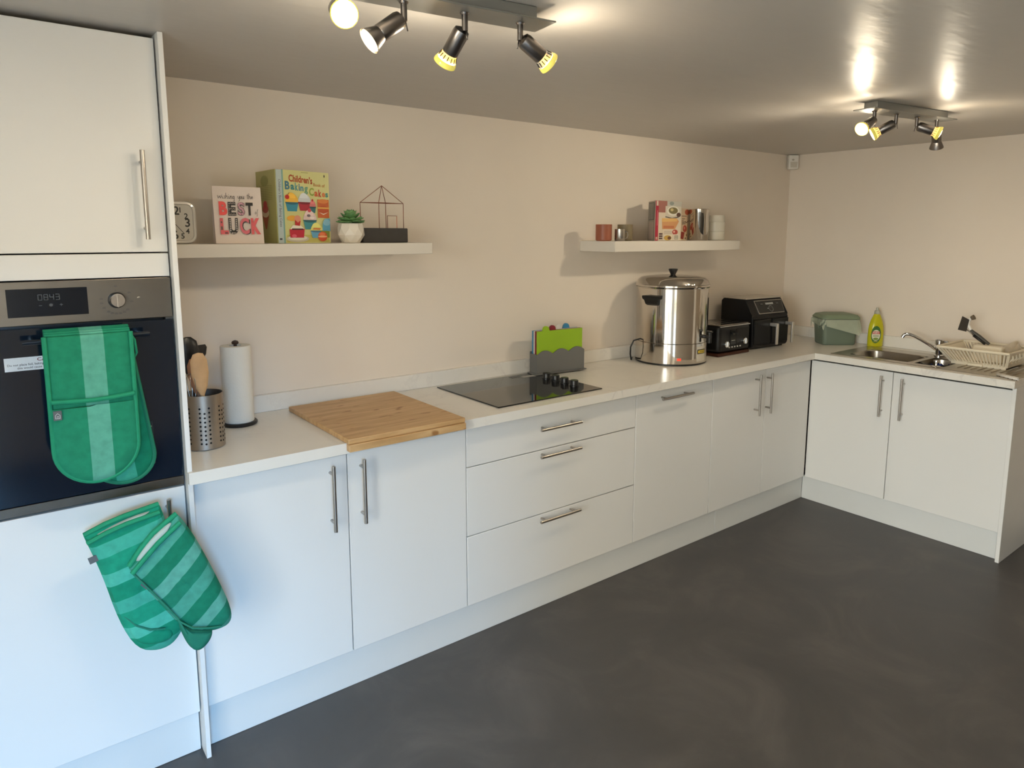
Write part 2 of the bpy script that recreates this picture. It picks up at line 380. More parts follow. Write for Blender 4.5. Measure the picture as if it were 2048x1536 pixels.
def unit(name, label, x0, x1):
    t = thing(name, label, 'cabinet', ((x0+x1)/2, -.29, 0)); carcass(t, x0+.001, x1-.001); return t
X = [.0035, .4891, .9712, 1.9141, 2.4893, 2.9631, XR-.004]
t = unit('base_cabinet', 'white two-door base cabinet below the bamboo board', .002, X[2])
d = slab(t, 'door', X[0]+G, X[1]-G, Zb, Zt); bar_handle(d, (.427, D, .734), (0, -1, 0), (0, 0, 1))
d = slab(t, 'door', X[1]+G, X[2]-G, Zb, Zt); bar_handle(d, (.5365, D, .736), (0, -1, 0), (0, 0, 1))
t = unit('drawer_cabinet', 'white cabinet of three wide drawers below the hob', X[2], X[3])
for a, b, hz in ((.7182+G, Zt, .814), (.4384+G, .7182-G, .699), (Zb, .4384-G, .419)):
    d = slab(t, 'drawer', X[2]+G, X[3]-G, a, b); bar_handle(d, (1.428, D, hz), (0, -1, 0), (1, 0, 0), .224)
t = unit('appliance_cabinet', 'white single-door cabinet with a horizontal handle below the urn', X[3], X[4])
d = slab(t, 'door', X[3]+G, X[4]-G, Zb, Zt); bar_handle(d, (2.175, D, .835), (0, -1, 0), (1, 0, 0), .228)
t = unit('corner_cabinet', 'white two-door base cabinet in the corner below the air fryer', X[4], XR-.001)
d = slab(t, 'door', X[4]+G, X[5]-G, Zb, Zt); bar_handle(d, (2.862, D, .740), (0, -1, 0), (0, 0, 1))
d = slab(t, 'door', X[5]+G, X[6]-G, Zb, Zt); bar_handle(d, (2.972, D, .737), (0, -1, 0), (0, 0, 1))
# sink run
t = thing('sink_cabinet', 'white two-door base cabinet below the sink', 'cabinet', (3.7, -1.07, 0))
m = MB(); k = .016; y0, y1, xa, xb = YE, D-.002, XR+.021, XW-.03
m.box(xa, xb, y0, y0+k, .15, .872).box(xa, xb, y1-k, y1, .15, .872).box(xa, xb, y0+k, y1-k, .15, .15+k).box(xb-.008, xb, y0+k, y1-k, .15+k, .872)
m.build('carcass', M_gap, t)
YG = -1.0275
for a, b, hy in ((YG+G, D-.004, -.9795), (YE+G, YG-G, -1.0887)):
    d = MB().box(XR, XR+.019, a, b, Zb, Zt, .0012, 1).build('door', M_cab, t); bar_handle(d, (XR, hy, .733), (-1, 0, 0), (0, 0, 1))
tag(MB().box(XR-.012, XW-.001, YE-.0185, YE-.0005, 0, .8845, .001, 1).build('end_panel', M_edge), 'low white end panel at the open end of the sink run', 'panel')
# plinths
PY = D+.0263
tag(MB().box(.001, 2.586, PY, PY+.016, .001, .1485, .001, 1).build('plinth', M_plinth), 'long white plinth along the base cabinets left of its joint', 'plinth')
tag(MB().box(2.588, XR+.0263, PY, PY+.016, .001, .1485, .001, 1).build('plinth', M_plinth), 'short white plinth below the corner cabinet doors', 'plinth')
tag(MB().box(XR+.0268, XR+.0328, YE, PY-.0005, .001, .1485, .001, 1).build('plinth', M_plinth), 'white plinth below the sink cabinet doors', 'plinth')

# worktop: L shape with a cut-out for the sink
m = MB(); wb = .886
SX0, SX1, SY0, SY1 = 3.49, 3.86, -1.26, -.72      # hole
def wslab(x0, x1, y0, y1): m.box(x0, x1, y0, y1, wb, WT)
wslab(.0005, XW-.0005, WF+.0003, -.0005)
wslab(XWF+.0003, SX0, YE-.018, WF+.0003); wslab(SX1, XW-.0005, YE-.018, WF+.0003)
wslab(SX0, SX1, SY1, WF+.0003); wslab(SX0, SX1, YE-.018, SY0)
bmesh.ops.remove_doubles(m.bm, verts=m.bm.verts, dist=1e-5)
m.box(-.0135, .0005, WF+.0003, -.5835, wb, WT)     # the front edge laps over the tall panel
wk = m.build('worktop', M_top); tag(wk, 'off-white marble-look worktop that turns the corner to the sink', 'worktop')
tag(MB().box(.0005, XW-.0005, -.021, -.0005, WT+.0003, .989, .0012, 1).build('upstand', M_top), 'marble-look upstand along the back wall', 'upstand')
tag(MB().box(XW-.021, XW-.0005, YE-.018, -.0215, WT+.0003, .989, .0012, 1).build('upstand', M_top), 'marble-look upstand along the right wall behind the sink', 'upstand')

# wall shelves
SF = -.255; S1, S2 = 1.5734, 1.5745
tag(MB().box(.0005, 1.0135, SF, -.0005, 1.5287, S1, .0012, 1).build('wall_shelf', M_shelf), 'long white floating shelf carrying the greeting card and plant', 'shelf', 'floating shelves')
tag(MB().box(2.055, 3.088, SF, -.0005, 1.521, S2, .0012, 1).build('wall_shelf', M_shelf), 'white floating shelf above the urn carrying mugs and canister', 'shelf', 'floating shelves')

# ------------------------------------------------------------------ oven
ov = thing('built_in_oven', 'built-in oven with steel control panel and dark glass door', 'oven', (-.304, -.29, .878))
ox0, ox1 = -.590, -.0175
MB().box(ox0+.02, ox1-.02, D+.03, -.05, .885, 1.48).build('body', M_black, ov)
cp = MB().box(ox0, ox1, D-.002, D+.028, 1.3745, 1.4865, .0015, 2).build('control_panel', M_inox, ov)
MB().box(-.3935, -.2195, D-.0032, D-.0005, 1.3965, 1.4680, .0006, 1).build('display', mat('display_glass', (12, 18, 28), .2, var=0, spec=.3), cp)
p = Print((-.3935, D-.0032, 1.3965), (1, 0, 0), (0, 0, 1), (0, -1, 0)); gc = (72, 77, 82)
def seg7(p, ch, a, b, w_, h_, t_, col):
    on = {'0': 'abcdef', '8': 'abcdefg', '4': 'bcfg', '3': 'abcdg'}[ch]
    S7 = {'a': ((0, h_), (w_, h_)), 'b': ((w_, h_), (w_, h_/2)), 'c': ((w_, h_/2), (w_, 0)), 'd': ((0, 0), (w_, 0)), 'e': ((0, 0), (0, h_/2)), 'f': ((0, h_/2), (0, h_)), 'g': ((0, h_/2), (w_, h_/2))}
    for k_ in on:
        q = [(a+x, b+y) for x, y in S7[k_]]; p.line(q, t_, col)
for i, ch in enumerate('0843'): seg7(p, ch, .066+i*.0125, .042, .008, .014, .0016, gc)
p.rect(.066, .0275, .073, .029, gc).ell(.092, .0285, .0042, .004, gc).rect(.1105, .0275, .1175, .029, gc).rect(.1133, .0247, .1147, .0317, gc)
p.build('display_digits', cp)
kn = MB().lathe([(.0215, 0), (.0215, .004)], (-.153, D-.0022, 1.4292), 32, (0, -1, 0)).build('knob_ring', mat('knob_ring', (60, 58, 56), .3, 1), cp)
MB().lathe([(.0185, 0), (.0185, .018), (.0165, .021)], (-.153, D-.006, 1.4292), 32, (0, -1, 0)).box(-.1545, -.1515, D-.0285, D-.026, 1.412, 1.4464).build('knob', mat('knob_satin', (196, 190, 184), .22, 1), cp)
p = Print((-.153, D-.002, 1.4292), (1, 0, 0), (0, 0, 1), (0, -1, 0)); ic = (86, 80, 74)
p.ell(-.001, .0265, .0014, .0014, ic)
for a in (90, 32, -8, 172, 190, 212, 235, 250, 265, 280, 296, 312):
    r = .0365 if a != 90 else .038
    q = (r*cos(radians(a)), r*sin(radians(a)))
    p.rect(q[0]-.004, q[1]-.002, q[0]+.004, q[1]+.0006, ic); p.rect(q[0]-.003, q[1]+.0014, q[0]+.003, q[1]+.0026, ic)
p.ell(.053, .004, .004, .003, (190, 180, 160), 20, 200)
p.build('dial_marks', cp)['kind'] = 'stuff'
od = MB().box(ox0, ox1, D-.001, D+.028, .9065, 1.3675, .0015, 2).build('door', M_ovglass, ov)
MB().box(ox0, ox1, D-.0015, D+.028, .8795, .9055, .0015, 1).build('bottom_trim', M_inox, ov)
m = MB().cyl((-.372, D-.052, 1.338), (-.088, D-.052, 1.338), .0065, seg=14)
for x in (-.350, -.108): m.cyl((x, D-.0005, 1.338), (x, D-.052, 1.338), .006, seg=10)
m.build('handle', mat('dark_handle', (20, 28, 38), .22, var=0), od)
p = Print((-.411, D-.001, 1.2605), (1, 0, 0), (0, 0, 1), (0, -1, 0))
p.rect(0, 0, .205, .0345, (222, 226, 228))
p.fit('CAUTION', .0690, .0225, .1330, .0310, (110, 40, 46), .02)
p.fit('Do not place foil, baking trays or dishes on the oven base as', .0060, .0112, .1960, .0188, (50, 54, 60), .012)
p.fit('this would cause damage to the enamel', .0260, .0030, .1500, .0100, (50, 54, 60), .012)
p.build('caution_label', od, label='white caution sticker on the glass')
p = Print((-.150, D-.001, .957), (1, 0, 0), (0, 0, 1), (0, -1, 0))
p.rect(0, 0, .062, .125, (26, 30, 36)); p.rect(.002, .002, .060, .052, (206, 206, 200)); p.rect(.004, .108, .058, .112, (206, 206, 200)); p.rect(.008, .10, .054, .104, (150, 150, 150))
p.build('energy_label', od, label='black and white rating label behind the glove')

# ------------------------------------------------------------------ gloves
GREEN, MINT = (34, 132, 98), (92, 166, 142)
M_g1 = mat_stripes('glove_bands', 0, 5.2, [(0, GREEN), (.40, MINT), (.665, GREEN)], .517)
M_g2 = mat_stripes('glove_bands_back', 7.3, 5.2, [(0, (18, 122, 90)), (.37, (60, 158, 132)), (.63, (18, 122, 90))], .448)
M_pipe = mat('green_piping', (20, 140, 100), .8, var=.06, scale=40)
M_tag = mat('grey_tag', (92, 96, 98), .8)
def smooth_poly(pts, n=3):
    for _ in range(n):
        q = []
        for i in range(len(pts)):
            a, b = Vector(pts[i]), Vector(pts[(i+1) % len(pts)]); q += [a*.75+b*.25, a*.25+b*.75]
        pts = q
    return [tuple(p) for p in pts]
def puff(m, outline, y, th, centre=None, back=True, steps=7, wob=0.0, k=.5):
    # cushion: outline (x,z), bulging towards -y (and a little towards +y)
    n = len(outline)
    c = centre or (sum(p[0] for p in outline)/n, sum(p[1] for p in outline)/n)
    def core(p):
        if isinstance(c, list):   # spine segment
            (ax, az), (bx, bz) = c; L2 = (bx-ax)**2+(bz-az)**2; t_ = max(0, min(1, ((p[0]-ax)*(bx-ax)+(p[1]-az)*(bz-az))/L2)); return (ax+t_*(bx-ax), az+t_*(bz-az))
        return c
    cores = [core(p) for p in outline]
    def ring(s, sg):
        h = th*max(0, 1-s**4)**k
        return [(q[0]+(p[0]-q[0])*s, y+sg*h*(1+wob*sin(40*p[0]+33*p[1]+9*s)), q[1]+(p[1]-q[1])*s) for p, q in zip(outline, cores)]
    ss = [1-(i/steps)**1.25*.93 for i in range(steps+1)]
    fr_ = [ring(s, -1) for s in ss]; bk = [ring(s, .35) for s in ss[1:]]
    m.loft(list(reversed(bk))+fr_, True, True)
    return m

gv = thing('double_oven_glove', 'green double oven glove with a pale band folded over the oven door handle', 'oven glove', (-.23, -.62, 1.35))
def pill(xl, xr, zt, zb, skew=0.0):
    r = (xr-xl)/2; cx = (xl+xr)/2; o = []
    for i in range(0, 21): a = pi + pi*i/20; o.append((cx+r*cos(a)+skew*(zt-(zb+r)), zb+r+r*1.0*sin(a)))
    n = 8
    for i in range(n+1): z = zb+r+(zt-zb-r)*i/n; o.append((xr+skew*(zt-z), z))
    for i in range(1, 6): o.append((xr+(xl-xr)*i/6, zt))
    for i in range(n): z = zt-(zt-zb-r)*i/n; o.append((xl+skew*(zt-z), z))
    return o
fo = pill(-.3285, -.1385, 1.352, .962, .0)
fo = [(x+.02*max(0, (1.25-z))*(-.35) , z) for x, z in fo]
m = MB(); puff(m, fo, D-.078, .010, [(-.236, 1.33), (-.240, 1.06)], k=.4); m.build('front_mitt', M_g1, gv)
# fold over the bar
m = MB(); n = 14; rows = []
for i in range(n+1):
    a = -pi/2 + pi*i/n
    rows.append([(x, D-.052+ .027*sin(a), 1.340+.022*cos(a)) for x in (-.327, -.139)])
for i in range(n):
    for (p_, q_), (r_, s_) in [((rows[i][0], rows[i][1]), (rows[i+1][0], rows[i+1][1]))]: m.quad([p_, q_, s_, r_])
fold = m.build('fold', M_g1, gv)
md = fold.modifiers.new('thick', 'SOLIDIFY'); md.thickness = .006
po = [p for p in fo if p[1] < 1.185]; po = [(x*1.0, z) for x, z in po]
zs = sorted(po, key=lambda p_: p_[0])
m = MB(); puff(m, po, D-.086, .011, [(-.238, 1.17), (-.240, 1.06)], k=.4); m.build('pocket', M_g1, gv)
MB().tube([(-.3255, D-.093, 1.187), (-.28, D-.0985, 1.185), (-.235, D-.1, 1.183), (-.19, D-.0985, 1.184), (-.1425, D-.093, 1.187)], .006, 8).build('pocket_hem', M_pipe, gv)
i0 = min(range(len(fo)), key=lambda i: (fo[i][0], -fo[i][1]) if fo[i][1] > 1.34 else (9, 9)); rim_ = fo[30-1:0:-1] if False else [p_ for p_ in fo[29:20:-1]]+fo[20::-1]+[p_ for p_ in fo[:34:-1]]
MB().tube([(x, D-.084, z) for x, z in rim_], .0058, 8).build('piping', M_pipe, gv)
MB().box(-.325, -.307, D-.102, D-.0985, 1.142, 1.166, .0005, 1).build('tag', M_tag, gv)
p = Print((-.325, D-.102, 1.142), (1, 0, 0), (0, 0, 1), (0, -1, 0)); p.line([(.004, .005), (.014, .005), (.014, .013), (.009, .018), (.004, .013), (.004, .005)], .0012, (190, 192, 190)); p.line([(.0075, .005), (.0075, .011), (.011, .011), (.011, .005)], .001, (190, 192, 190)); p.build('tag_print', gv)
bo = pill(-.300, -.138, 1.335, .929, .0)
bo = [(x+(1.335-z)*.128, z) for x, z in bo]
m = MB(); puff(m, bo, D-.033, .012, [(-.218, 1.31), (-.176, 1.02)], k=.4); m.build('back_mitt', M_g2, gv)
MB().tube([(x, D-.035, z) for x, z in bo], .006, 8, closed=True).build('piping', mat('green_piping_dark', (16, 116, 86), .8), gv)
MB().tube([(-.138, D-.06, 1.348), (-.127, D-.062, 1.325), (-.124, D-.06, 1.29), (-.131, D-.055, 1.275)], .0035, 8).build('hanging_loop', M_pipe, gv)

# two single mitts on the lower handle
M_m1 = mat_stripes('mitt_bands_pale', 104, 5.8, [(0, (66, 168, 144)), (.22, (22, 138, 106)), (.5, (78, 180, 156)), (.72, (30, 148, 116))], .12)
M_m2 = mat_stripes('mitt_bands_grey', 134, 6.2, [(0, (70, 150, 130)), (.25, (30, 122, 96)), (.5, (88, 160, 142)), (.72, (22, 118, 90))], .3)
M_lin = mat('mitt_lining', (172, 186, 178), .9)
def mitt(name, label, y, outline, centre, thumb, tcentre, lip, cuff_pts, m_main, m_thumb, tagpos, seam):
    t = thing(name, label, 'oven glove', (sum(p[0] for p in outline)/len(outline), y, .62), 0, 'mitts on the lower handle')
    m = MB(); puff(m, smooth_poly(outline, 2), y, .026, centre, wob=.06); m.build('body', m_main, t)
    m = MB(); puff(m, smooth_poly(thumb), y-.004, .024, tcentre); m.build('thumb', m_thumb, t)
    m = MB(); puff(m, smooth_poly(lip, 2), y-.010, .012); m.build('lining', M_lin, t)
    m = MB()
    for off, pts in cuff_pts: m.tube([(a, y+off-.010*sin(pi*i/(len(pts)-1)), b) for i, (a, b) in enumerate(pts)], .0068, 10)
    m.build('cuff', M_pipe, t)
    m = MB()
    for pts in seam: m.tube([(a, y+dy, b) for a, dy, b in pts], .0026, 8)
    m.build('seam_piping', mat('mitt_seam', (28, 120, 96), .8), t)
    (ax, az, rot) = tagpos
    c_, s_ = cos(rot), sin(rot)
    MB().prism([(-.011, -.009), (.011, -.009), (.011, .009), (-.011, .009)], (ax, y-.012, az), (c_, 0, s_), (-s_, 0, c_), (0, -1, 0), .002).build('tag', M_tag, t)
    return t
mitt('oven_mitt', 'green striped oven mitt behind, hanging from the lower oven housing handle', -.640,
     [(-.285, .824), (-.284, .826), (-.235, .845), (-.19, .855), (-.105, .866), (-.101, .864), (-.086, .80), (-.058, .70), (-.048, .60), (-.052, .51), (-.084, .448), (-.13, .436), (-.184, .462), (-.222, .560), (-.251, .706), (-.283, .816)], (-.155, .66),
     [(-.214, .590), (-.205, .530), (-.185, .487), (-.150, .468), (-.095, .462), (-.085, .500), (-.120, .510), (-.165, .535)], (-.15, .50),
     [(-.278, .815), (-.19, .848), (-.108, .858), (-.19, .838)],
     [(-.017, [(-.279, .806), (-.235, .826), (-.19, .838), (-.106, .848)]), (.0, [(-.283, .824), (-.235, .845), (-.19, .856), (-.104, .866)])],
     M_m1, M_m1, (-.268, .757, .25), [[(-.214, -.012, .583), (-.185, -.026, .545), (-.152, -.030, .522), (-.115, -.028, .512)]])
mitt('oven_mitt', 'greyer green striped oven mitt in front, with its pale cuff lining open', -.690,
     [(-.194, .726), (-.193, .731), (-.165, .772), (-.13, .807), (-.072, .844), (-.066, .843), (-.048, .81), (-.022, .755), (.024, .63), (.058, .522), (.054, .478), (.015, .470), (-.03, .482), (-.080, .518), (-.120, .588), (-.170, .678), (-.192, .720)], (-.06, .64),
     [(-.092, .545), (-.060, .505), (-.010, .484), (.004, .482), (-.008, .450), (-.040, .428), (-.066, .452)], (-.04, .475),
     [(-.188, .730), (-.15, .79), (-.072, .842), (-.12, .772)],
     [(-.020, [(-.189, .716), (-.156, .755), (-.124, .786), (-.066, .826)]), (.0, [(-.192, .730), (-.165, .772), (-.133, .808), (-.070, .846)])],
     M_m2, mat('mitt_dark', (16, 112, 88), .85, var=.08, scale=40), (-.158, .672, -.9), [[(-.187, -.012, .712), (-.15, -.022, .655), (-.115, -.024, .598), (-.09, -.026, .555), (-.070, -.026, .50)], [(-.088, -.026, .547), (-.055, -.030, .515), (-.01, -.026, .498), (.02, -.018, .488)]])

# ------------------------------------------------------------------ hob, board, stand
hb = thing('hob', 'black glass hob set into the worktop with four knobs', 'hob', (1.43, -.30, WT))
MB().box(1.142, 1.716, -.5285, -.0565, WT+.0004, WT+.0056, .0018, 2).build('glass', M_hob, hb)
for x, y in ((1.655, -.213), (1.655, -.279), (1.651, -.348), (1.648, -.417)):
    MB().lathe([(.0215, 0), (.0215, .003), (.0185, .004), (.0185, .024), (.017, .0265)], (x, y, WT+.0058), 28).build('knob', M_black, hb)
p = Print((1.525, -.115, WT+.0056), (1, 0, 0), (0, 1, 0), (0, 0, 1)); p.rect(0, 0, .075, .034, (96, 98, 98)); p.rect(.05, -.028, .125, .004, (176, 174, 168)); p.rect(.056, -.012, .118, -.008, (120, 118, 114)); p.rect(.056, -.020, .10, -.017, (120, 118, 114)); p.build('maker_label', hb)

cb = thing('chopping_board', 'large bamboo chopping board hooked over the worktop front edge', 'board', (.69, -.34, WT))
MB().box(.467, .924, -.6215, -.066, WT+.0004, WT+.0182, .003, 2).build('board_top', M_bamboo, cb)
MB().box(.4675, .9235, -.6285, -.6015, .897, WT+.0002, .003, 2).build('front_lip', M_bamboo, cb)

sr = -.085
st = thing('board_stand', 'grey rack with a wavy front holding coloured chopping boards', 'rack', (1.81, -.112, WT+.0054), sr)
m = MB(); wav = [(-.146, 0), (.146, 0), (.146, .098)]
for i in range(0, 31):
    a = .146-.292*i/30; ph = (i/30)*3
    wav.append((a, .090+.020*abs(sin(pi*ph))+.008*(1-i/30)))
m.prism(wav, (0, -.030, .006), (1, 0, 0), (0, 0, 1), (0, 1, 0), .004)
m.box(-.146, -.142, -.026, .030, .006, .100).box(.142, .146, -.026, .030, .006, .100).box(-.146, .146, .027, .031, .006, .110)
m.build('holder', M_greyp, st, True)
MB().box(-.155, .155, -.042, .040, .0004, .006, .002, 1).build('foot', M_greyp, st, True)
for i, (nm, col, lab) in enumerate((('green', (142, 178, 32), 'lime green chopping board at the front of the rack'), ('red', (128, 30, 44), 'dark red chopping board standing second in the rack'), ('white', (214, 208, 200), 'white chopping board standing third in the rack'), ('blue', (58, 130, 168), 'blue chopping board standing last in the rack'))):
    yy = -.0225+i*.0132; zt = .2125; tx = (-.086, -.038, .008, .066)[i]
    pl_ = [(-.137, .0075), (.137, .0075), (.137, zt), (tx+.022, zt)]
    for k in range(9): a = pi*k/8; pl_.append((tx+.019*cos(a), zt+.004+.020*sin(a)))
    pl_ += [(tx-.022, zt), (-.137, zt)]
    o = MB().prism(pl_, (0, yy, 0), (1, 0, 0), (0, 0, 1), (0, 1, 0), .0088).build('cutting_board', mat('board_'+nm, col, .45))
    o.location = (1.81, -.112, WT+.0054); o.rotation_euler = (0, 0, sr); tag(o, lab, 'board', 'chopping boards in the rack')

# ------------------------------------------------------------------ utensil holder + utensils, kitchen roll
hx, hy, hr, hh = .0950, -.3465, .060, .178
uh = thing('utensil_holder', 'perforated steel utensil pot beside the tall end panel', 'utensil holder', (hx, hy, WT))
MB().lathe([(hr-.004, .0006), (hr, .003), (hr, hh), (hr-.0018, hh), (hr-.0018, .005), (.001, .005)], (0, 0, 0), 64, cap1=True).build('body', mat('pot_steel', (170, 162, 152), .42, 1, var=.03, scale=40), uh, True)
M_hole = mat('pot_hole', (10, 10, 10), .9, var=0)
m = MB()
for col in range(18):
    a = radians(-101 + (col//3)*60 + (col % 3-1)*13)
    for row in range(9):
        if col % 3 != 1 and row == 8: pass
        z = .024+row*.0142 + (-.002 if col % 3 == 1 else 0)
        if col % 3 == 1 and row == 8: continue
        dx, dy = cos(a), sin(a)
        m.lathe([(.0034, 0), (.0034, .0004)], (dx*(hr-.0001), dy*(hr-.0001), z), 8, (dx, dy, 0), smooth=False)
pf = m.build('perforations', M_hole, uh, True); pf['kind'] = 'stuff'
M_wood = mat('spoon_wood', (206, 164, 116), .6, var=.08, scale=30); M_wood2 = mat('spoon_wood_dark', (184, 128, 92), .6, var=.08, scale=30)
def utensil(name, label, base, tip, m, cat='utensil', **k):
    b, t_ = Vector(base), Vector(tip); return b, t_
def paddle(m, base, tip, prof, face, th):
    # flat blade: prof (s, halfwidth) along base->tip
    b, t_ = Vector(base), Vector(tip); ax = (t_-b); L = ax.length; ax.normalize(); f = Vector(face); f = (f-ax*f.dot(ax)).normalized(); sd = ax.cross(f)
    rings = []
    for s, hw, tt in prof:
        c = b+ax*L*s
        rings.append([c+sd*hw*cos(2*pi*i/14)+f*th*tt*sin(2*pi*i/14) for i in range(14)])
    m.loft(rings); return m
bz = WT+.008
o = paddle(MB(), (.098, -.372, bz), (.0781, -.39, 1.2374), [(0, .006, 1), (.55, .006, 1), (.64, .018, 1), (.78, .026, .8), (.92, .025, .6), (.99, .015, .5), (1, .004, .4)], (0, -1, .1), .006).build('wooden_spoon', M_wood)
tag(o, 'pale wooden spatula leaning in the perforated steel pot', 'utensil', 'utensils in the steel pot')
o = paddle(MB(), (.104, -.350, bz), (.0700, -.365, 1.2185), [(0, .006, 1), (.5, .006, 1), (.62, .016, 1), (.78, .024, 1), (.92, .022, .8), (.99, .012, .6), (1, .003, .4)], (-.3, -1, .1), .007).build('wooden_spoon', M_wood2)
tag(o, 'darker wooden spoon behind the pale spatula in the pot', 'utensil', 'utensils in the steel pot')
m = MB(); paddle(m, (.09, -.335, bz), (.0580, -.345, 1.284), [(0, .006, 1), (.5, .006, 1), (.62, .012, 1), (.74, .026, 2.2), (.86, .034, 3), (.95, .030, 2.4), (.995, .014, 1.2), (1, .004, .6)], (.2, -1, .1), .006)
tag(m.build('ladle', M_black), 'large black plastic spoon standing tallest in the pot', 'utensil', 'utensils in the steel pot')
m = MB(); paddle(m, (.10, -.318, bz), (.1020, -.318, 1.2513), [(0, .006, 1), (.6, .006, 1), (.85, .010, 1), (.9, .022, 1), (.97, .026, .7), (1, .020, .4)], (.4, -1, 0), .005)
tag(m.build('slotted_turner', M_black), 'black plastic turner half hidden behind the wooden spatula', 'utensil', 'utensils in the steel pot')
wh = thing('whisk', 'thin steel wire whisk leaning against the panel side of the pot', 'utensil', (.062, -.365, WT), 0, 'utensils in the steel pot')
MB().cyl((.068, -.362, bz), (.060, -.368, 1.06), .006, seg=10).build('handle', M_nick, wh)
for k in range(5):
    a = pi*k/5; d_ = Vector((cos(a), sin(a), 0)); pts = []
    for i in range(17):
        s = i/16; w_ = .026*sin(pi*s)**.8*(1 if True else 1); sg = 1-2*s
        h_ = .115*(1-abs(2*s-1)**1.8)
        pts.append(Vector((.059, -.369, 1.055))+d_*(.024*sin(2*pi*s)*1.0 if False else .024*math.copysign(min(1, abs(sg)*0+sin(pi*min(s, 1-s)*1.9)), sg))+Vector((-.006, -.002, 1))*h_)
    MB().tube(pts, .0011, 6).build('wire', M_nick, wh)

kr = thing('kitchen_roll', 'white kitchen roll on a black holder beside the utensil pot', 'kitchen roll', (.262, -.136, WT))
MB().lathe([(.060, .0005), (.062, .004), (.062, .009), (.059, .012)], seg=48).build('base', M_black, kr, True)
MB().lathe([(.0505, .0125), (.0515, .015), (.0515, .287), (.050, .2895), (.021, .2895), (.021, .0125)], seg=56, cap0=False, cap1=False).build('roll', M_paper, kr, True)
MB().lathe([(.006, .0125), (.006, .2935), (.011, .295), (.0125, .300), (.010, .305), (.003, .308)], seg=20).build('pole', mat('dark_knob', (52, 34, 26), .4), kr, True)

# ------------------------------------------------------------------ urn
ur = thing('water_urn', 'large stainless steel hot water urn with lid on the worktop', 'urn', (2.53, -.231, WT))
R = .194
MB().lathe([(R-.006, .001), (R-.002, .003), (R-.002, .010)], seg=72).build('foot_ring', M_black, ur, True)
MB().lathe([(R-.001, .0105), (R, .012), (R, .1145), (R-.003, .1165)], seg=96).build('base', M_urn, ur, True)
MB().lathe([(R-.003, .117), (R-.001, .119), (R-.001, .404), (R+.004, .406), (R+.005, .411)], seg=96).build('body', M_urn, ur, True)
ld_ = MB().lathe([(R+.003, .4115), (R+.006, .413), (R+.006, .421), (R+.001, .424), (R-.006, .444), (R-.022, .457), (R-.05, .463), (.09, .468), (.02, .470)], seg=96).build('lid', M_urn, ur, True)
MB().lathe([(.013, .4702), (.014, .474), (.025, .497), (.025, .501), (.022, .503)], seg=28).build('knob', M_black, ld_, True)
for ang in (190, 10):
    a = radians(ang); d_ = Vector((cos(a), sin(a), 0)); s_ = Vector((-sin(a), cos(a), 0)); o_ = d_*(R-.006)
    m = MB()
    m.loft([[o_+s_*sx*wx+Vector((0, 0, z))+d_*e for sx, e in ((-1, 0), (-1, dp), (1, dp), (1, 0))] for z, wx, dp in ((.318, .032, .014), (.326, .036, .026), (.347, .040, .034), (.353, .048, .038), (.366, .050, .040), (.369, .048, .036))], smooth=False)
    m.build('handle', M_black, ur, True)
a = radians(-78); d_ = Vector((cos(a), sin(a), 0)); m = MB()
m.cyl(d_*(R-.006)+Vector((0, 0, .150)), d_*(R+.040)+Vector((0, 0, .150)), .010, seg=14).cyl(d_*(R+.032)+Vector((0, 0, .118)), d_*(R+.032)+Vector((0, 0, .175)), .010, seg=14)
m.box(d_.x*(R+.032)-.005, d_.x*(R+.032)+.005, d_.y*(R+.032)-.018, d_.y*(R+.032)+.018, .175, .184, .002, 1)
m.build('tap', M_black, ur, True)
def on_urn(ang, z, w_, h_, th, rr=R):
    a0 = radians(ang); m = MB(); n = 6; pr_ = []
    rings = [[], []]
    for j, r_ in enumerate((rr+.0002, rr+th)):
        for i in range(n+1):
            a = a0 - (w_/2-w_*i/n)/rr; rings[j].append((r_*cos(a), r_*sin(a)))
    poly = rings[0]+list(reversed(rings[1]))
    m.prism(poly, (0, 0, z-h_/2), (1, 0, 0), (0, 1, 0), (0, 0, 1), h_); return m
CAMA = -140.1
on_urn(CAMA+12, .0375, .030, .018, .004).build('switch_frame', M_nick, ur, True)
on_urn(CAMA+12.8, .0375, .020, .012, .007).build('indicator_light', mat('red_light', (235, 70, 50), .3, var=0, emis=.7), ur, True)
pl = on_urn(CAMA+55, .060, .075, .080, .0008).build('rating_plate', mat('plate_pale', (190, 182, 168), .5), ur, True)
wl = on_urn(CAMA+55, .0725, .066, .024, .0016).build('warning_label', mat('label_black', (30, 26, 20), .5), ur, True)
on_urn(CAMA+55, .0725, .056, .015, .0022).build('warning_print', mat('label_yellow', (214, 186, 60), .5), wl, True)
a = radians(CAMA+55); nrm = Vector((cos(a), sin(a), 0)); tg_ = Vector((-sin(a), cos(a), 0))
mt = MB(); mt.text('CAUTION', nrm*(R+.003)+Vector((0, 0, .0690)), tg_, (0, 0, 1), .0105, bold=.02, xs=.95); mt.build('warning_text', mat('label_ink', (40, 34, 20), .6), wl, True)
m = MB(); m.tube([(-R+.012, .055, .13), (-R-.022, .075, .12), (-R-.034, .085, .085), (-R-.03, .09, .045), (-R-.012, .10, .012), (-R+.06, .16, .0065)], .0042, 10)
m.build('cable', M_black, ur, True)

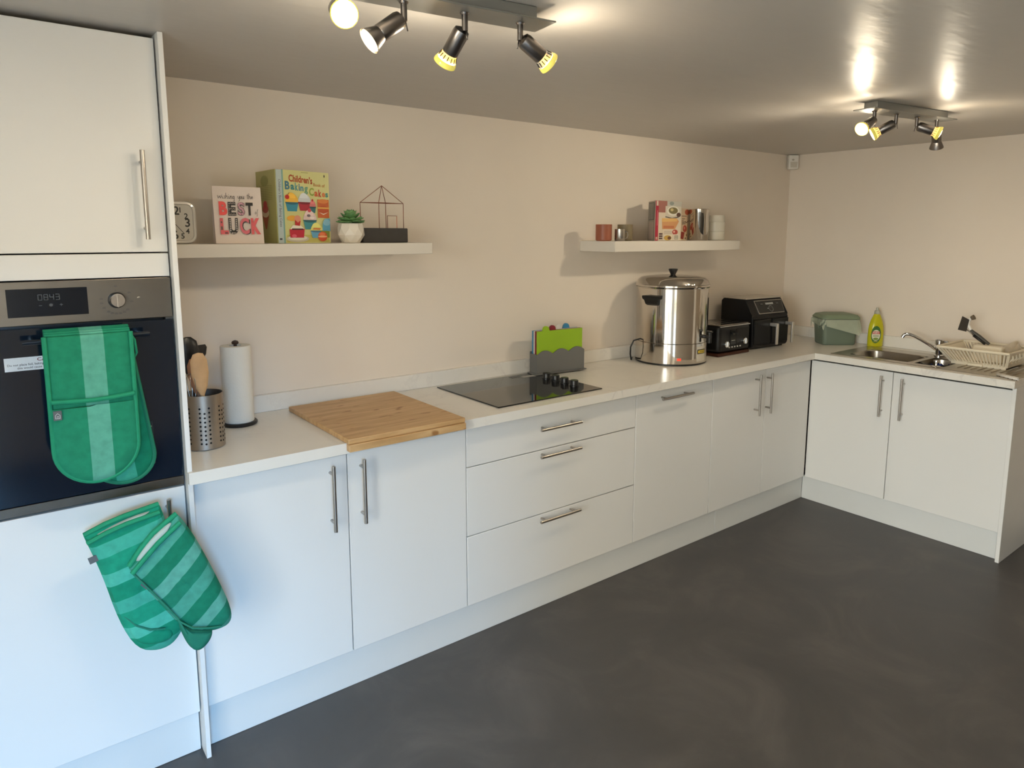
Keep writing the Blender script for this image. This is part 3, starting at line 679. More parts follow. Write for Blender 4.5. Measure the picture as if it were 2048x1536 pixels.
# ------------------------------------------------------------------ toaster
to = thing('toaster', 'black four-slice toaster with copper base beside the urn', 'toaster', (2.955, -.228, WT))
M_cop = mat('copper_base', (78, 46, 34), .4, .7)
M_dark = mat('toaster_black', (15, 15, 17), .42, var=.02, spec=.35)
MB().box(-.149, .149, -.116, .116, .0005, .020, .006, 2).build('base', M_cop, to, True)
m = MB().box(-.150, .150, -.117, .117, .0205, .176, .022, 3); tb = m.build('body', M_dark, to, True)
MB().box(-.142, .142, -.108, .108, .1745, .1795, .003, 2).build('top_plate', M_steel, to, True)
for k in range(4):
    y = -.078+k*.052; MB().box(-.118, .118, y-.014, y+.014, .1785, .1802).build('slot', M_blackg, to, True)
MB().box(-.142, .142, -.1178, -.116, .169, .1745, .001, 1).build('front_trim', M_chrome, to, True)
MB().box(-.048, .010, -.1195, -.1168, .060, .150, .003, 1).build('lever_track', M_blackg, to, True)
for x in (-.036, -.004): MB().box(x-.012, x+.012, -.136, -.1190, .122, .134, .003, 1).build('lever', M_dark, to, True)
for x, z in ((-.090, .071), (.086, .076)): MB().lathe([(.019, 0), (.019, .012), (.016, .016)], (x, -.1172, z), 24, (0, -1, 0)).box(x-.003, x+.003, -.137, -.133, z-.017, z+.017, .001, 1).build('dial', M_chrome, to, True)
for k in range(5): MB().box(-.052+k*.026-.006, -.052+k*.026+.006, -.1195, -.1165, .045, .053, .001, 1).build('button', mat('button_pale', (196, 192, 186), .3, .4), to, True)
p = Print((-.036, -.1196, .085), (1, 0, 0), (0, 0, 1), (0, -1, 0)); p.rect(0, 0, .034, .004, (150, 150, 146)); p.build('badge', to, local=True)

# ------------------------------------------------------------------ air fryer
af = thing('air_fryer', 'black two-drawer air fryer with chrome handles beside the toaster', 'air fryer', (3.345, -.195, WT), radians(-4))
M_af = mat('fryer_black', (11, 11, 13), .45, var=.02, spec=.3)
prof = [(-.128, .012), (-.138, .03), (-.132, .195), (-.120, .202), (-.075, .300), (.095, .300), (.110, .286), (.110, .012)]
m = MB(); m.prism([(y, z) for y, z in prof], (-.170, 0, 0), (0, 1, 0), (0, 0, 1), (1, 0, 0), .340)
es = [e for e in m.bm.edges]; bmesh.ops.bevel(m.bm, geom=es, offset=.008, segments=2, affect='EDGES', profile=.5)
m.build('body', M_af, af, True)
MB().box(-.162, .162, -.105, .100, .0005, .013).build('feet', M_black, af, True)
MB().prism([(-.168, -.076), (.168, -.076), (.168, .097), (-.168, .097)], (0, 0, .3005), (1, 0, 0), (0, 1, 0), (0, 0, 1), .006).build('top_cover', mat('fryer_top', (196, 190, 180), .32, .6), af, True)
sl = Vector((0, .045, .092)).normalized(); nn = Vector((0, -.092, .045)).normalized(); po_ = Vector((0, -.1215, .2005))
MB().prism([(-.092, .012), (.150, .012), (.158, .098), (-.104, .098)], po_, (1, 0, 0), sl, nn, .003).build('panel_rim', M_nick, af, True)
MB().prism([(-.088, .016), (.147, .016), (.154, .094), (-.099, .094)], po_+nn*.0028, (1, 0, 0), sl, nn, .0012).build('control_panel', M_blackg, af, True)
p = Print(po_+nn*.0042, (1, 0, 0), sl, nn)
p.line([(.03+.019*cos(radians(a_)), .042+.019*sin(radians(a_))) for a_ in range(0, 361, 24)], .0025, (150, 150, 146)); p.rect(-.01, .068, .065, .080, (170, 170, 164)); p.rect(-.06, .07, -.035, .076, (90, 90, 88)); p.rect(.09, .07, .115, .076, (90, 90, 88)); p.rect(-.004, .04, .006, .046, (170, 170, 164))
p.build('panel_print', af, local=True)
for k, x in enumerate((-.084, .084)):
    dr = MB().box(x-.079, x+.079, -.1420, -.1335, .032, .182, .006, 2).build('drawer', mat('drawer_black', (13, 13, 15), .38, var=.02, spec=.3), af, True)
    hx_ = (-.012, .138)[k]
    m = MB().box(hx_-.010, hx_+.010, -.196, -.184, .030, .158, .004, 2).box(hx_-.009, hx_+.009, -.186, -.141, .138, .158, .003, 1); m.build('handle', mat('handle_silver', (214, 210, 204), .3, .85, var=0), dr, True)
p = Print((-.160, -.119, .203), (1, 0, 0), sl, nn); p.rect(.01, .06, .05, .064, (70, 70, 70)); p.build('badge', af, local=True)

# ------------------------------------------------------------------ food caddy, bottle
rot = radians(-38)
cc = (3.83, -.475, WT)
cy_ = thing('food_caddy', 'grey green food waste caddy in the worktop corner', 'caddy', cc, rot)
M_cad = mat('caddy_green', (104, 117, 102), .5, var=.03)
def rrect(hw, hd, r, z, n=5):
    o = []
    for cx, cyy, a0 in ((hw-r, -hd+r, -90), (hw-r, hd-r, 0), (-hw+r, hd-r, 90), (-hw+r, -hd+r, 180)):
        for i in range(n+1): a = radians(a0+90*i/n); o.append((cx+r*cos(a), cyy+r*sin(a), z))
    return o
MB().loft([rrect(.098, .070, .022, .0005), rrect(.102, .074, .024, .006), rrect(.112, .084, .026, .150), rrect(.118, .089, .026, .152), rrect(.118, .089, .026, .160)], cap1=False).build('body', M_cad, cy_, True)
MB().loft([rrect(.121, .092, .028, .166), rrect(.121, .092, .028, .174), rrect(.108, .080, .026, .190), rrect(.070, .055, .02, .198)]).build('lid', mat('caddy_lid', (124, 138, 112), .5), cy_, True)
m = MB(); m.tube([(-.121, -.02, .158), (-.128, -.055, .10), (-.122, -.088, .128), (-.112, -.094, .150)], .004, 8); m.build('carry_handle', M_cad, cy_, True)
M_liner = mat('liner_film', (206, 214, 190), .4, var=.05, scale=20, alpha=.55, bump=.6, bscale=40)
lin = MB(); r1 = rrect(.1195, .0905, .027, .163, 9); n = len(r1); low = []; mid = []
for i, (x, y, z) in enumerate(r1):
    drop = .040+.016*sin(i*1.3)+.012*sin(i*.55+1)+(.045 if x > .06 and y < 0 else 0); f = 1.03+.02*sin(i*2.1)
    mid.append((x*(f+.03), y*(f+.04), z-drop*.5)); low.append((x*(f+.02+.05*(1 if x > .06 else 0)), y*(f+.03), z-drop))
rt = Matrix.Translation(Vector(cc)) @ Matrix.Rotation(rot, 4, 'Z')
lin.loft([low, mid, r1, [(x*.93, y*.93, z+.0008) for x, y, z in r1]], cap0=False, cap1=False)
lo_ = lin.build('bin_liner', M_liner); lo_.matrix_world = rt; tag(lo_, 'translucent pale green liner hanging over the caddy rim', 'bin liner')

bt = thing('soap_bottle', 'yellow washing-up liquid bottle beside the sink', 'bottle', (3.915, -.690, WT), radians(-38))
M_liq = mat('yellow_liquid', (208, 202, 34), .15, var=.03, trans=.15, ior=1.35)
def ovl(a, b, z, n=28): return [(a*cos(2*pi*i/n), b*sin(2*pi*i/n), z) for i in range(n)]
MB().loft([ovl(.042, .026, .0006), ovl(.046, .030, .006), ovl(.047, .031, .05), ovl(.046, .030, .10), ovl(.043, .028, .13), ovl(.034, .024, .165), ovl(.020, .018, .195), ovl(.015, .015, .203)]).build('body', M_liq, bt, True)
MB().lathe([(.0155, .2035), (.0165, .206), (.0155, .222), (.009, .226), (.008, .240), (.005, .243)], seg=24).build('cap', mat('clear_cap', (206, 206, 190), .2, trans=.5, var=0), bt, True)
p = Print((-.013, -.0305, .078), (1, 0, 0), (0, 0, 1), (0, -1, 0)); p.ell(0, 0, .031, .054, (64, 110, 50), n=28); p.ell(0, -.004, .026, .034, (222, 220, 196), n=24)
p.rect(-.023, .004, .023, .020, (196, 44, 40)); p.text('FAIRY', 0, .0065, .0165, (240, 236, 226), bold=.02, xs=.95); p.rect(-.018, -.010, .018, -.006, (90, 130, 70)); p.ell(0, -.026, .016, .008, (120, 150, 60)); p.rect(-.012, -.045, .012, -.041, (180, 180, 90))
lb = p.build('label', bt, local=True)

# ------------------------------------------------------------------ sink
sk = thing('kitchen_sink', 'stainless steel one and a half bowl sink with drainer', 'sink', (3.66, -1.10, WT))
M_sink = mat('sink_steel', (176, 168, 156), .28, 1, var=.03, scale=30)
zt = WT+.0034; m = MB()
bx0, bx1 = 3.438, 3.886; ys = [-1.592, -1.262, -1.252, -1.105, -1.075, -.755, -.662]
def plate(x0, x1, y0, y1, z=zt): m.box(x0, x1, y0, y1, WT+.0004, z)
plate(bx0, 3.497, -1.592, -.662); plate(3.765, bx1, -1.592, -.662); plate(3.497, 3.765, -.745, -.662); plate(3.497, 3.765, -1.100, -1.066); plate(3.497, 3.765, -1.592, -1.246)
m.build('rim', M_sink, sk)
def bowl(x0, x1, y0, y1, dep):
    cx, cyy = (x0+x1)/2, (y0+y1)/2; hw, hd = (x1-x0)/2, (y1-y0)/2
    R0 = [(x+cx, y+cyy, z) for x, y, z in rrect(hw, hd, .05, zt+.0003, 6)]
    rr = [[(x+cx, y+cyy, z) for x, y, z in rrect(hw*f, hd*f, r, zz, 6)] for f, r, zz in ((1.03, .055, zt+.0008), (.985, .05, zt-.004), (.94, .05, zt-dep+.03), (.86, .05, zt-dep), (.1, .005, zt-dep-.004))]
    return MB().loft(rr, cap0=False, cap1=True)
bowl(3.503, 3.759, -1.066, -.745, .15).build('bowl', M_sink, sk)
bowl(3.515, 3.745, -1.240, -1.108, .09).build('half_bowl', M_sink, sk)
for k in range(9):
    y = -1.30-k*.031; MB().tube([(3.53, y, zt+.0005), (3.80, y, zt+.0005)], .003, 8).build('drainer_ridge', M_sink, sk)
MB().lathe([(.020, 0), (.022, .004), (.006, .008), (.005, .02), (.012, .026), (.011, .034), (.004, .038)], (3.462, -1.222, zt+.0005), 20).build('waste_knob', M_chrome, sk)
MB().lathe([(.008, 0), (.009, .003), (.004, .005)], (3.457, -.905, zt+.0005), 14).build('overflow_stud', M_chrome, sk)
# cloth
m = MB(); n = 10; gr = [[None]*(n+1) for _ in range(n+1)]
for i in range(n+1):
    for j in range(n+1):
        x = 3.53+.15*i/n; y = -1.225+.105*j/n
        gr[i][j] = m.bm.verts.new((x, y, .893+.014*sin(i*1.7)*cos(j*1.3)+.010*sin(j*2.3+i)))
m._f([m.bm.faces.new((gr[i][j], gr[i+1][j], gr[i+1][j+1], gr[i][j+1])) for i in range(n) for j in range(n)], True)
cl = m.build('dish_cloth', mat('cloth_blue', (36, 62, 140), .9, var=.1, scale=40)); cl.modifiers.new('thick', 'SOLIDIFY').thickness = .004
tag(cl, 'crumpled blue cloth lying in the small half bowl', 'cloth')
# tap
tp = thing('mixer_tap', 'chrome mixer tap with a long swung spout behind the sink', 'tap', (3.828, -1.092, zt))
MB().lathe([(.026, .0006), (.026, .006), (.019, .012), (.018, .060), (.020, .064)], seg=28).build('body', M_chrome, tp, True)
MB().lathe([(.019, .0645), (.024, .068), (.025, .092), (.021, .097)], seg=28).box(-.005, .005, -.045, -.012, .082, .092, .003, 1).build('lever_cap', M_chrome, tp, True)
bz_ = Vector((3.828, -1.092, 0)); tipp = Vector((3.735, -.944, 1.036)); pts = []
for s, dz in ((.10, .965), (.25, .985), (.5, 1.012), (.75, 1.036), (.9, 1.045), (1.0, 1.044), (1.06, 1.036), (1.09, 1.024)):
    q = bz_+(tipp-bz_)*s; pts.append((q.x, q.y, dz))
MB().tube(pts, .0095, 14).build('spout', M_chrome, tp)

# ------------------------------------------------------------------ dish rack
dk = thing('dish_rack', 'cream plastic dish rack standing on the sink drainer', 'dish rack', (3.76, -1.36, zt))
M_cr = mat('cream_plastic', (226, 214, 190), .5, var=.02)
rx0, rx1, ry0, ry1, rz = 3.600, 3.945, -1.500, -1.168, 1.015
ix0, ix1, iy0, iy1, iz = 3.655, 3.915, -1.478, -1.222, zt+.010
MB().tube([(rx0, ry0, rz), (rx0, (ry0+ry1)/2, rz), (rx0, ry1, rz), ((rx0+rx1)/2, ry1, rz), (rx1, ry1, rz), (rx1, (ry0+ry1)/2, rz), (rx1, ry0, rz), ((rx0+rx1)/2, ry0, rz)], .0075, 8, closed=True).build('rim', M_cr, dk)
m = MB()
for (x0, y0), (x1, y1) in (((rx0, ry0), (rx0, ry1)), ((rx0, ry1), (rx1, ry1)), ((rx1, ry1), (rx1, ry0)), ((rx1, ry0), (rx0, ry0))):
    pass
m.box(ix0, ix1, iy0, iy1, iz-.003, iz+.001)
m.box(ix0-.004, ix0+.004, iy0, iy1, iz-.010, iz+.012, .001, 1)
m.box(ix0-.016, ix0-.002, -1.375, -1.305, iz-.010, iz+.006, .003, 1)
m.build('tray', M_cr, dk)
N = 19
for i in range(N+1):
    f = i/N; wdt = .0040 if 0 < i < N else .007
    yt, yb = ry1+(ry0-ry1)*f, iy1+(iy0-iy1)*f
    MB().loft([[(ix0-.002, yb-wdt, iz), (ix0+.002, yb-wdt, iz), (ix0+.002, yb+wdt, iz), (ix0-.002, yb+wdt, iz)], [(rx0-.002, yt-wdt, rz-.002), (rx0+.003, yt-wdt, rz-.002), (rx0+.003, yt+wdt, rz-.002), (rx0-.002, yt+wdt, rz-.002)]], smooth=False).build('slat', M_cr, dk)
    if i % 1 == 0:
        MB().loft([[(ix1-.002, yb-wdt, iz), (ix1+.002, yb-wdt, iz), (ix1+.002, yb+wdt, iz), (ix1-.002, yb+wdt, iz)], [(rx1-.003, yt-wdt, rz-.002), (rx1+.002, yt-wdt, rz-.002), (rx1+.002, yt+wdt, rz-.002), (rx1-.003, yt+wdt, rz-.002)]], smooth=False).build('slat', M_cr, dk)
m = MB(); th = .0018
for ya, yb in ((ry1, iy1), (ry0, iy0)):      # closed end walls
    m.loft([[(ix0, yb-th, iz), (ix1, yb-th, iz), (ix1, yb+th, iz), (ix0, yb+th, iz)], [(rx0, ya-th, rz), (rx1, ya-th, rz), (rx1, ya+th, rz), (rx0, ya+th, rz)]], smooth=False)
m.build('end_wall', M_cr, dk)
for k in range(6):
    xx = rx0+.05+k*.048
    MB().tube([(xx, ry0-.004, rz-.012), (xx+.012, ry0-.002, rz-.03), (xx+.004, iy0-.008, rz-.05), (xx+.016, iy0-.006, iz+.02)], [.003, .006, .003, .005], 8).build('end_rib', M_cr, dk)
MB().box(3.745, 3.80, -1.425, -1.285, iz+.002, 1.026, .012, 3).build('cutlery_box', M_cr, dk)
# things in the rack
m = MB().lathe([(.030, 0), (.056, .012), (.066, .046), (.068, .050), (.064, .048), (.054, .016), (.028, .005)], (3.868, -1.44, .968), 36, (-.35, .6, .72))
tag(m.build('bowl', mat('bowl_cream', (206, 192, 168), .35)), 'cream bowl tipped up at the far end of the dish rack', 'bowl', 'items in the dish rack')
br = thing('washing_brush', 'cream washing-up brush with a dark grip standing in the rack', 'brush', (3.77, -1.31, 1.03), 0, 'items in the dish rack')
b0, b1, b2 = Vector((3.788, -1.350, 1.0305)), Vector((3.768, -1.262, 1.100)), Vector((3.765, -1.249, 1.150))
MB().tube([b0, b0.lerp(b1, .55), b1], [.007, .010, .007], 10).build('grip', mat('grip_dark', (70, 66, 58), .5), br)
MB().tube([b1, b1.lerp(b2, .5)+Vector((0, .008, 0)), b2, b2+Vector((0, -.012, .016))], [.008, .009, .010, .008], 10).build('head', M_white, br)
MB().tube([b2+Vector((0, -.012, .014)), b2+Vector((0, -.026, .022))], [.011, .014], 10).build('bristles', mat('bristle_brown', (110, 96, 78), .9), br)
tn = thing('fish_slice', 'black turner with steel stem standing in the dish rack', 'utensil', (3.76, -1.30, 1.03), 0, 'items in the dish rack')
c0, c1 = Vector((3.772, -1.335, 1.0305)), Vector((3.760, -1.243, 1.102))
MB().tube([c0, c0.lerp(c1, .6)], [.006, .008], 10).build('grip', M_black, tn)
MB().tube([c0.lerp(c1, .6), c1], .0035, 8).build('stem', M_nick, tn)
MB().prism([(0, 0), (.046, .006), (.038, .082), (-.002, .066)], (3.757, -1.2455, 1.090), (.1, .96, .0), (0, -.12, 1), (-1, .1, 0), .003).build('blade', mat('blade_dark', (52, 44, 36), .5), tn)

# wire trivet at the drainer's end
tv = thing('wire_trivet', 'small white wire grid lying at the end of the drainer', 'trivet', (3.42, -1.55, zt))
for k in range(2):
    o_ = Vector((3.485-.030*k, -1.493-.010*k, zt+.0065)); MB().tube([o_, o_+Vector((-.062, -.108, 0))], .0050, 8).build('rod', M_white, tv)
for k in range(5):
    f = .1+.2*k; o_ = Vector((3.489-.062*f, -1.491-.108*f, zt+.0020)); MB().tube([o_, o_+Vector((-.044, -.018, 0))], .0026, 6).build('cross_wire', mat('trivet_brown', (110, 84, 62), .6), tv)

# ------------------------------------------------------------------ long shelf things
ck = thing('alarm_clock', 'square clock with black numerals half hidden by the end panel', 'clock', (.078, -.165, S1))
M_clk = mat('clock_shell', (222, 218, 210), .12, .35)
rq = lambda hw, hd, r, y: [(a, y, b+.0703) for a, b, _ in rrect(hw, hd, r, 0, 6)]
MB().loft([rq(.062, .062, .024, .022), rq(.069, .0697, .028, .016), rq(.070, .0697, .029, -.016), rq(.066, .066, .026, -.0225), rq(.0605, .0605, .022, -.0235), rq(.058, .058, .02, -.0185)]).build('case', M_clk, ck, True)
MB().loft([rq(.0575, .0575, .02, -.0184), rq(.0575, .0575, .02, -.0196)]).build('face', mat('clock_face', (190, 184, 172), .35), ck, True)
p = Print((0, -.0196, .070), (1, 0, 0), (0, 0, 1), (0, -1, 0)); ink = (44, 40, 34)
for s_, a_, b_, z_ in (('12', 0, .026, .038), ('1', .021, .033, .024), ('2', .0385, .013, .025), ('3', .042, -.013, .038), ('4', .041, -.036, .024), ('5', .025, -.052, .024), ('6', .003, -.053, .038), ('9', -.043, -.013, .036), ('11', -.028, .033, .022), ('10', -.041, .013, .022), ('8', -.042, -.036, .022), ('7', -.026, -.052, .022)):
    p.text(s_, a_, b_, z_, ink, bold=.018)
p.line([(0, 0), (.030, -.036)], .0018, ink); p.line([(0, 0), (-.010, .022)], .0035, ink); p.line([(0, 0), (.004, -.03)], .0028, ink)
p.build('dial_print', ck, local=True)
MB().lathe([(.004, 0), (.004, .003)], (0, -.0235, .070), 12, (0, -1, 0)).build('hub', M_black, ck, True)

gc_ = thing('greeting_card', 'white greeting card with pink and black lettering on the long shelf', 'card', (.284, -.185, S1), radians(-2))
M_card = mat('card_white', (228, 212, 200), .6, var=.01)
cw, ch = .160, .1945; lean = .018
un = Vector((0, lean, ch)).normalized(); nn = Vector((0, -ch, lean)).normalized()
MB().prism([(-cw/2, 0), (cw/2, 0), (cw/2, ch), (-cw/2, ch)], (0, -.010, .0006), (1, 0, 0), un, nn, .0006).build('front_leaf', M_card, gc_, True)
MB().prism([(-cw/2, 0), (cw/2, 0), (cw/2, ch), (-cw/2, ch)], (0, .0265, .0006), (1, 0, 0), Vector((0, -lean, ch)).normalized(), (0, 1, 0), .0006).build('back_leaf', M_card, gc_, True)
p = Print(Vector((-cw/2, -.010, .0006))+nn*.0006, (1, 0, 0), un, nn)
ik, pk, rd = (40, 34, 30), (222, 96, 100), (240, 82, 78)
def script(txt, a, b, sc, col, wd=.0013):
    G_ = {'w': [(0, 5), (1, 0), (3, 4), (4, 0), (6, 5)], 'i': [(0, 4), (1, 0), (2, 1)], 's': [(0, 0), (2, 1), (1, 3), (2, 5)], 'h': [(0, 0), (.6, 9), (.4, 3), (2, 4.5), (2.5, 0), (3.4, .6)], 'n': [(0, 0), (.3, 4.5), (.4, 2.5), (2, 4.5), (2.5, 0), (3.2, .6)], 'g': [(2.5, 4), (.4, 3.8), (.4, .5), (2.4, .8), (2.6, 4.2), (2.4, -4), (.6, -3.6)],
          'y': [(0, 4.5), (.8, .6), (2.3, 1), (2.8, 4.6), (2.4, -3.5), (.6, -3.6)], 'o': [(1.2, 4), (0, 2.6), (.6, 0), (2.2, .8), (2.2, 3.4), (1.2, 4)], 'u': [(0, 4.4), (.3, .4), (2, .4), (2.6, 4.4), (2.7, 0), (3.4, .5)], 't': [(.8, 8), (.6, .4), (1.8, .3)], 'e': [(.2, 2), (2.2, 2.6), (1.6, 4.3), (.3, 3.2), (.4, .5), (2.4, .6)], 'f': [(3.0, 8), (2.0, 8.6), (1.4, 4), (.6, -4), (-.4, -3.6)]}
    W_ = {'w': 6.6, 'i': 2.6, 's': 3, 'h': 3.8, 'n': 3.6, 'g': 3.6, 'y': 3.6, 'o': 3, 'u': 3.8, 't': 2.4, 'e': 3.0, 'f': 3, ' ': 4}
    for c_ in txt:
        if c_ in G_: p.line([(a+x*sc, b+y*sc) for x, y in G_[c_]], wd, col)
        if c_ == 't': p.line([(a-.6*sc, b+5.2*sc), (a+2.4*sc, b+5.6*sc)], wd, col)
        if c_ == 'i': p.line([(a+.1*sc, b+6*sc), (a+.5*sc, b+6.4*sc)], wd*1.3, col)
        a += W_[c_]*sc
script('wishing you the', .016, .153, .00218, ik)
p.fit('B', .017, .096, .0435, .1427, rd, .05)
for a_, b_ in ((.030, .128), (.030, .110)): p.ell(a_, b_, .0030, .0022, (246, 200, 186), n=8)
p.fit('E', .0465, .095, .0720, .1415, ik, .05)
for k in range(5):
    for j in range(3): p.ell(.0515+k*.0042, .0985+j*.0188+.0012*(k % 2), .0013, .0016, (222, 206, 196), n=6)
for k in range(7): p.ell(.0495, .100+k*.006, .0011, .0014, (222, 206, 196), n=6)
p.fit('S', .0765, .095, .1015, .1415, (84, 70, 72), .05); p.fit('S', .0780, .0965, .1000, .1405, (206, 154, 164), .012)
for k in range(8): p.ell(.0885+.0085*sin(k*2.1), .099+k*.0052, .0016, .0014, ik, n=6)
p.fit('T', .1045, .096, .1285, .1405, ik, .05)
script('of', .134, .101, .0019, ik, .001)
p.fit('L', .0165, .031, .0425, .0860, pk, .05); p.rect(.0185, .046, .0235, .058, (70, 84, 66)); p.rect(.0185, .069, .0235, .075, (96, 60, 60)); p.rect(.030, .033, .040, .038, (110, 70, 70))
p.fit('U', .0440, .031, .0745, .0870, ik, .05)
for k in range(7): p.ell(.0490, .044+k*.0062, .0019, .0021, (226, 214, 204), n=8); p.ell(.0695, .044+k*.0062, .0019, .0021, (226, 214, 204), n=8)
for k in range(3): p.ell(.0540+k*.0052, .0355, .0018, .0018, (226, 214, 204), n=8)
p.fit('C', .0815, .030, .1145, .0865, ik, .05); p.fit('C', .0800, .0315, .1115, .0875, (216, 106, 116), .035)
p.fit('K', .1175, .031, .1490, .0870, pk, .06)
p.build('lettering', gc_, local=True)

# standing children's baking book: back cover, spine and front cover seen from outside
M_cov = mat('cover_yellow_green', (208, 204, 136), .35, var=.03, scale=14); M_cov_shade = mat('cover_back_shade', (176, 172, 106), .4, var=.03); M_spine = mat('book_spine', (178, 190, 186), .4)  # back cover: same cover colour with its shadow put into a darker tone
M_page = mat('book_pages', (220, 214, 198), .8)
bk = thing('baking_book', 'pale green cake book standing open with cupcakes on its cover', 'book', (.4245, -.205, S1))
bh = .259; fa = radians(15); fdir = Vector((cos(fa), sin(fa), 0)); fn = Vector((sin(fa), -cos(fa), 0)); fo_ = Vector((.0125, 0, .0006)); fw = .197
MB().prism([(0, 0), (fw, 0), (fw, bh), (0, bh)], fo_, fdir, (0, 0, 1), fn, -.003).build('front_cover', M_cov, bk, True)
ba = radians(93); bdir = Vector((cos(ba), sin(ba), 0)); bo_ = Vector((-.0125, .001, .0006)); bn = Vector((-sin(ba), cos(ba), 0))
MB().prism([(0, 0), (.180, 0), (.180, bh), (0, bh)], bo_, bdir, (0, 0, 1), -bn, -.003).build('back_cover', M_cov_shade, bk, True)
MB().box(-.0125, .0125, -.001, .002, .0006, bh, .0008, 1).build('spine', M_spine, bk, True)
pm = MB(); pm.prism([(0, 0), (.185, 0), (.185, bh-.012), (0, bh-.012)], fo_-fn*.0045+Vector((0, 0, .006)), fdir, (0, 0, 1), -fn, .008)
pm.build('pages', M_page, bk, True)
p = Print((-.0125, -.001, .0006), (1, 0, 0), (0, 0, 1), (0, -1, 0)); p.rect(.0195, 0, .025, bh, (120, 160, 150)); p.text('Children\u2019s Book of Baking Cakes', .0075, .225, .012, (110, 104, 112), 'LEFT', .01, 1.05, -90); p.rect(.004, .012, .013, .018, (60, 56, 60)); p.build('spine_print', bk, local=True)
p = Print(fo_, fdir, (0, 0, 1), fn); Wc, Hc = fw, bh
p.rect(.006, .004, .191, .03, (196, 186, 100))
p.fit('Children\u2019s', .023, .2190, .123, .2440, (176, 70, 36), .03, -3); p.fit('Book of', .127, .2075, .178, .2190, (184, 120, 60), .02, -3)
for s_, a_, b_, a1_, b1_, c_ in (('B', .006, .1900, .026, .2200, (70, 122, 140)), ('a', .029, .1900, .045, .2085, (60, 132, 134)), ('k', .048, .1880, .061, .2160, (86, 150, 150)), ('i', .0635, .1880, .068, .2130, (66, 116, 150)), ('n', .070, .1870, .084, .2040, (80, 146, 160)), ('g', .087, .1760, .102, .2030, (110, 160, 130))): p.fit(s_, a_, b_, a1_, b1_, c_, .04)
for s_, a_, b_, a1_, b1_, c_ in (('C', .107, .1720, .128, .2010, (150, 168, 70)), ('a', .130, .1705, .145, .1885, (206, 96, 56)), ('k', .148, .1690, .161, .1960, (190, 70, 60)), ('e', .163, .1690, .177, .1860, (222, 130, 80)), ('s', .179, .1690, .191, .1850, (70, 140, 136))): p.fit(s_, a_, b_, a1_, b1_, c_, .035)
p.rect(.075, .252, .105, .2545, (170, 166, 110)); p.ell(.176, .246, .0025, .005, (70, 60, 60))
def cup(a, b, w_, h_, case, ice, top=None, sl_=0):
    p.poly([(a-w_*.36, b), (a+w_*.36, b), (a+w_*.5, b+h_*.5), (a-w_*.5, b+h_*.5)], case)
    p.ell(a, b+h_*.5, w_*.52, h_*.12, tuple(int(v*.7) for v in case)); p.ell(a, b+h_*.52, w_*.5, h_*.5, ice, 0, 180); p.ell(a-.05*w_, b+h_*.75, w_*.34, h_*.32, tuple(min(255, int(v*1.08)) for v in ice), 0, 180)
    if top: p.ell(a-w_*.02, b+h_*1.05, w_*.14, h_*.11, top, n=10)
cup(.032, .114, .054, .062, (54, 140, 164), (240, 186, 70)); p.ell(.013, .1640, .009, .008, (196, 40, 34)); p.line([(.014, .168), (.022, .180)], .002, (110, 60, 40))
cup(.085, .117, .054, .060, (176, 44, 60), (206, 210, 212))
cup(.120, .110, .028, .044, (60, 112, 116), (214, 120, 120), (190, 46, 50))
p.rect(.141, .093, .192, .160, (200, 100, 50)); p.ell(.166, .154, .024, .008, (222, 132, 66)); p.ell(.167, .122, .025, .016, (190, 84, 44)); p.poly([(.147, .113), (.166, .104), (.188, .114), (.166, .108)], (240, 226, 200)); p.rect(.141, .126, .192, .132, (228, 170, 80))
p.ell(.030, .089, .022, .010, (232, 166, 62)); p.ell(.052, .088, .014, .012, (222, 150, 120))
cup(.105, .050, .058, .066, (66, 142, 150), (222, 196, 190), (206, 74, 84)); p.ell(.100, .100, .008, .005, (120, 104, 110)); p.ell(.115, .092, .010, .005, (236, 220, 214))
p.ell(.050, .016, .048, .012, (196, 190, 170)); p.ell(.050, .019, .040, .009, (222, 216, 198)); p.poly([(.018, .020), (.076, .020), (.080, .052), (.016, .050)], (186, 36, 56)); p.poly([(.018, .050), (.080, .052), (.060, .066), (.030, .064)], (236, 224, 206)); p.rect(.026, .048, .074, .053, (70, 40, 34)); p.poly([(.040, .064), (.060, .062), (.064, .082), (.052, .074), (.040, .084)], (190, 44, 44)); p.ell(.035, .026, .010, .006, (214, 90, 110))
cup(.133, .019, .054, .052, (96, 160, 196), (216, 212, 120)); p.poly([(.114, .050), (.146, .048), (.152, .055), (.120, .056)], (206, 120, 60))
p.poly([(.152, .022), (.190, .020), (.190, .044), (.150, .046)], (130, 140, 60)); p.poly([(.158, .046), (.194, .044), (.194, .092), (.170, .089), (.160, .072)], (100, 168, 196)); p.ell(.178, .076, .016, .012, (140, 190, 208))
p.ell(.158, .024, .021, .018, (206, 84, 46)); p.ell(.158, .024, .021, .0035, (240, 180, 130)); p.ell(.156, .033, .014, .006, (226, 120, 72))
p.build('cover_print', bk, local=True)
p = Print(bo_+bdir*.178, -bdir, (0, 0, 1), bn, .0034); gcol = (150, 148, 84)
for k in range(9): p.rect(.03, .155+k*.006, .15, .157+k*.006, gcol)
p.ell(.08, .222, .035, .020, (150, 150, 86)); p.poly([(.075, .05), (.085, .05), (.112, .10), (.048, .10)], (176, 92, 60)); p.ell(.08, .108, .034, .016, (226, 206, 170)); p.ell(.08, .122, .028, .014, (190, 90, 80)); p.ell(.08, .138, .018, .014, (196, 70, 70)); p.build('back_print', bk, local=True)

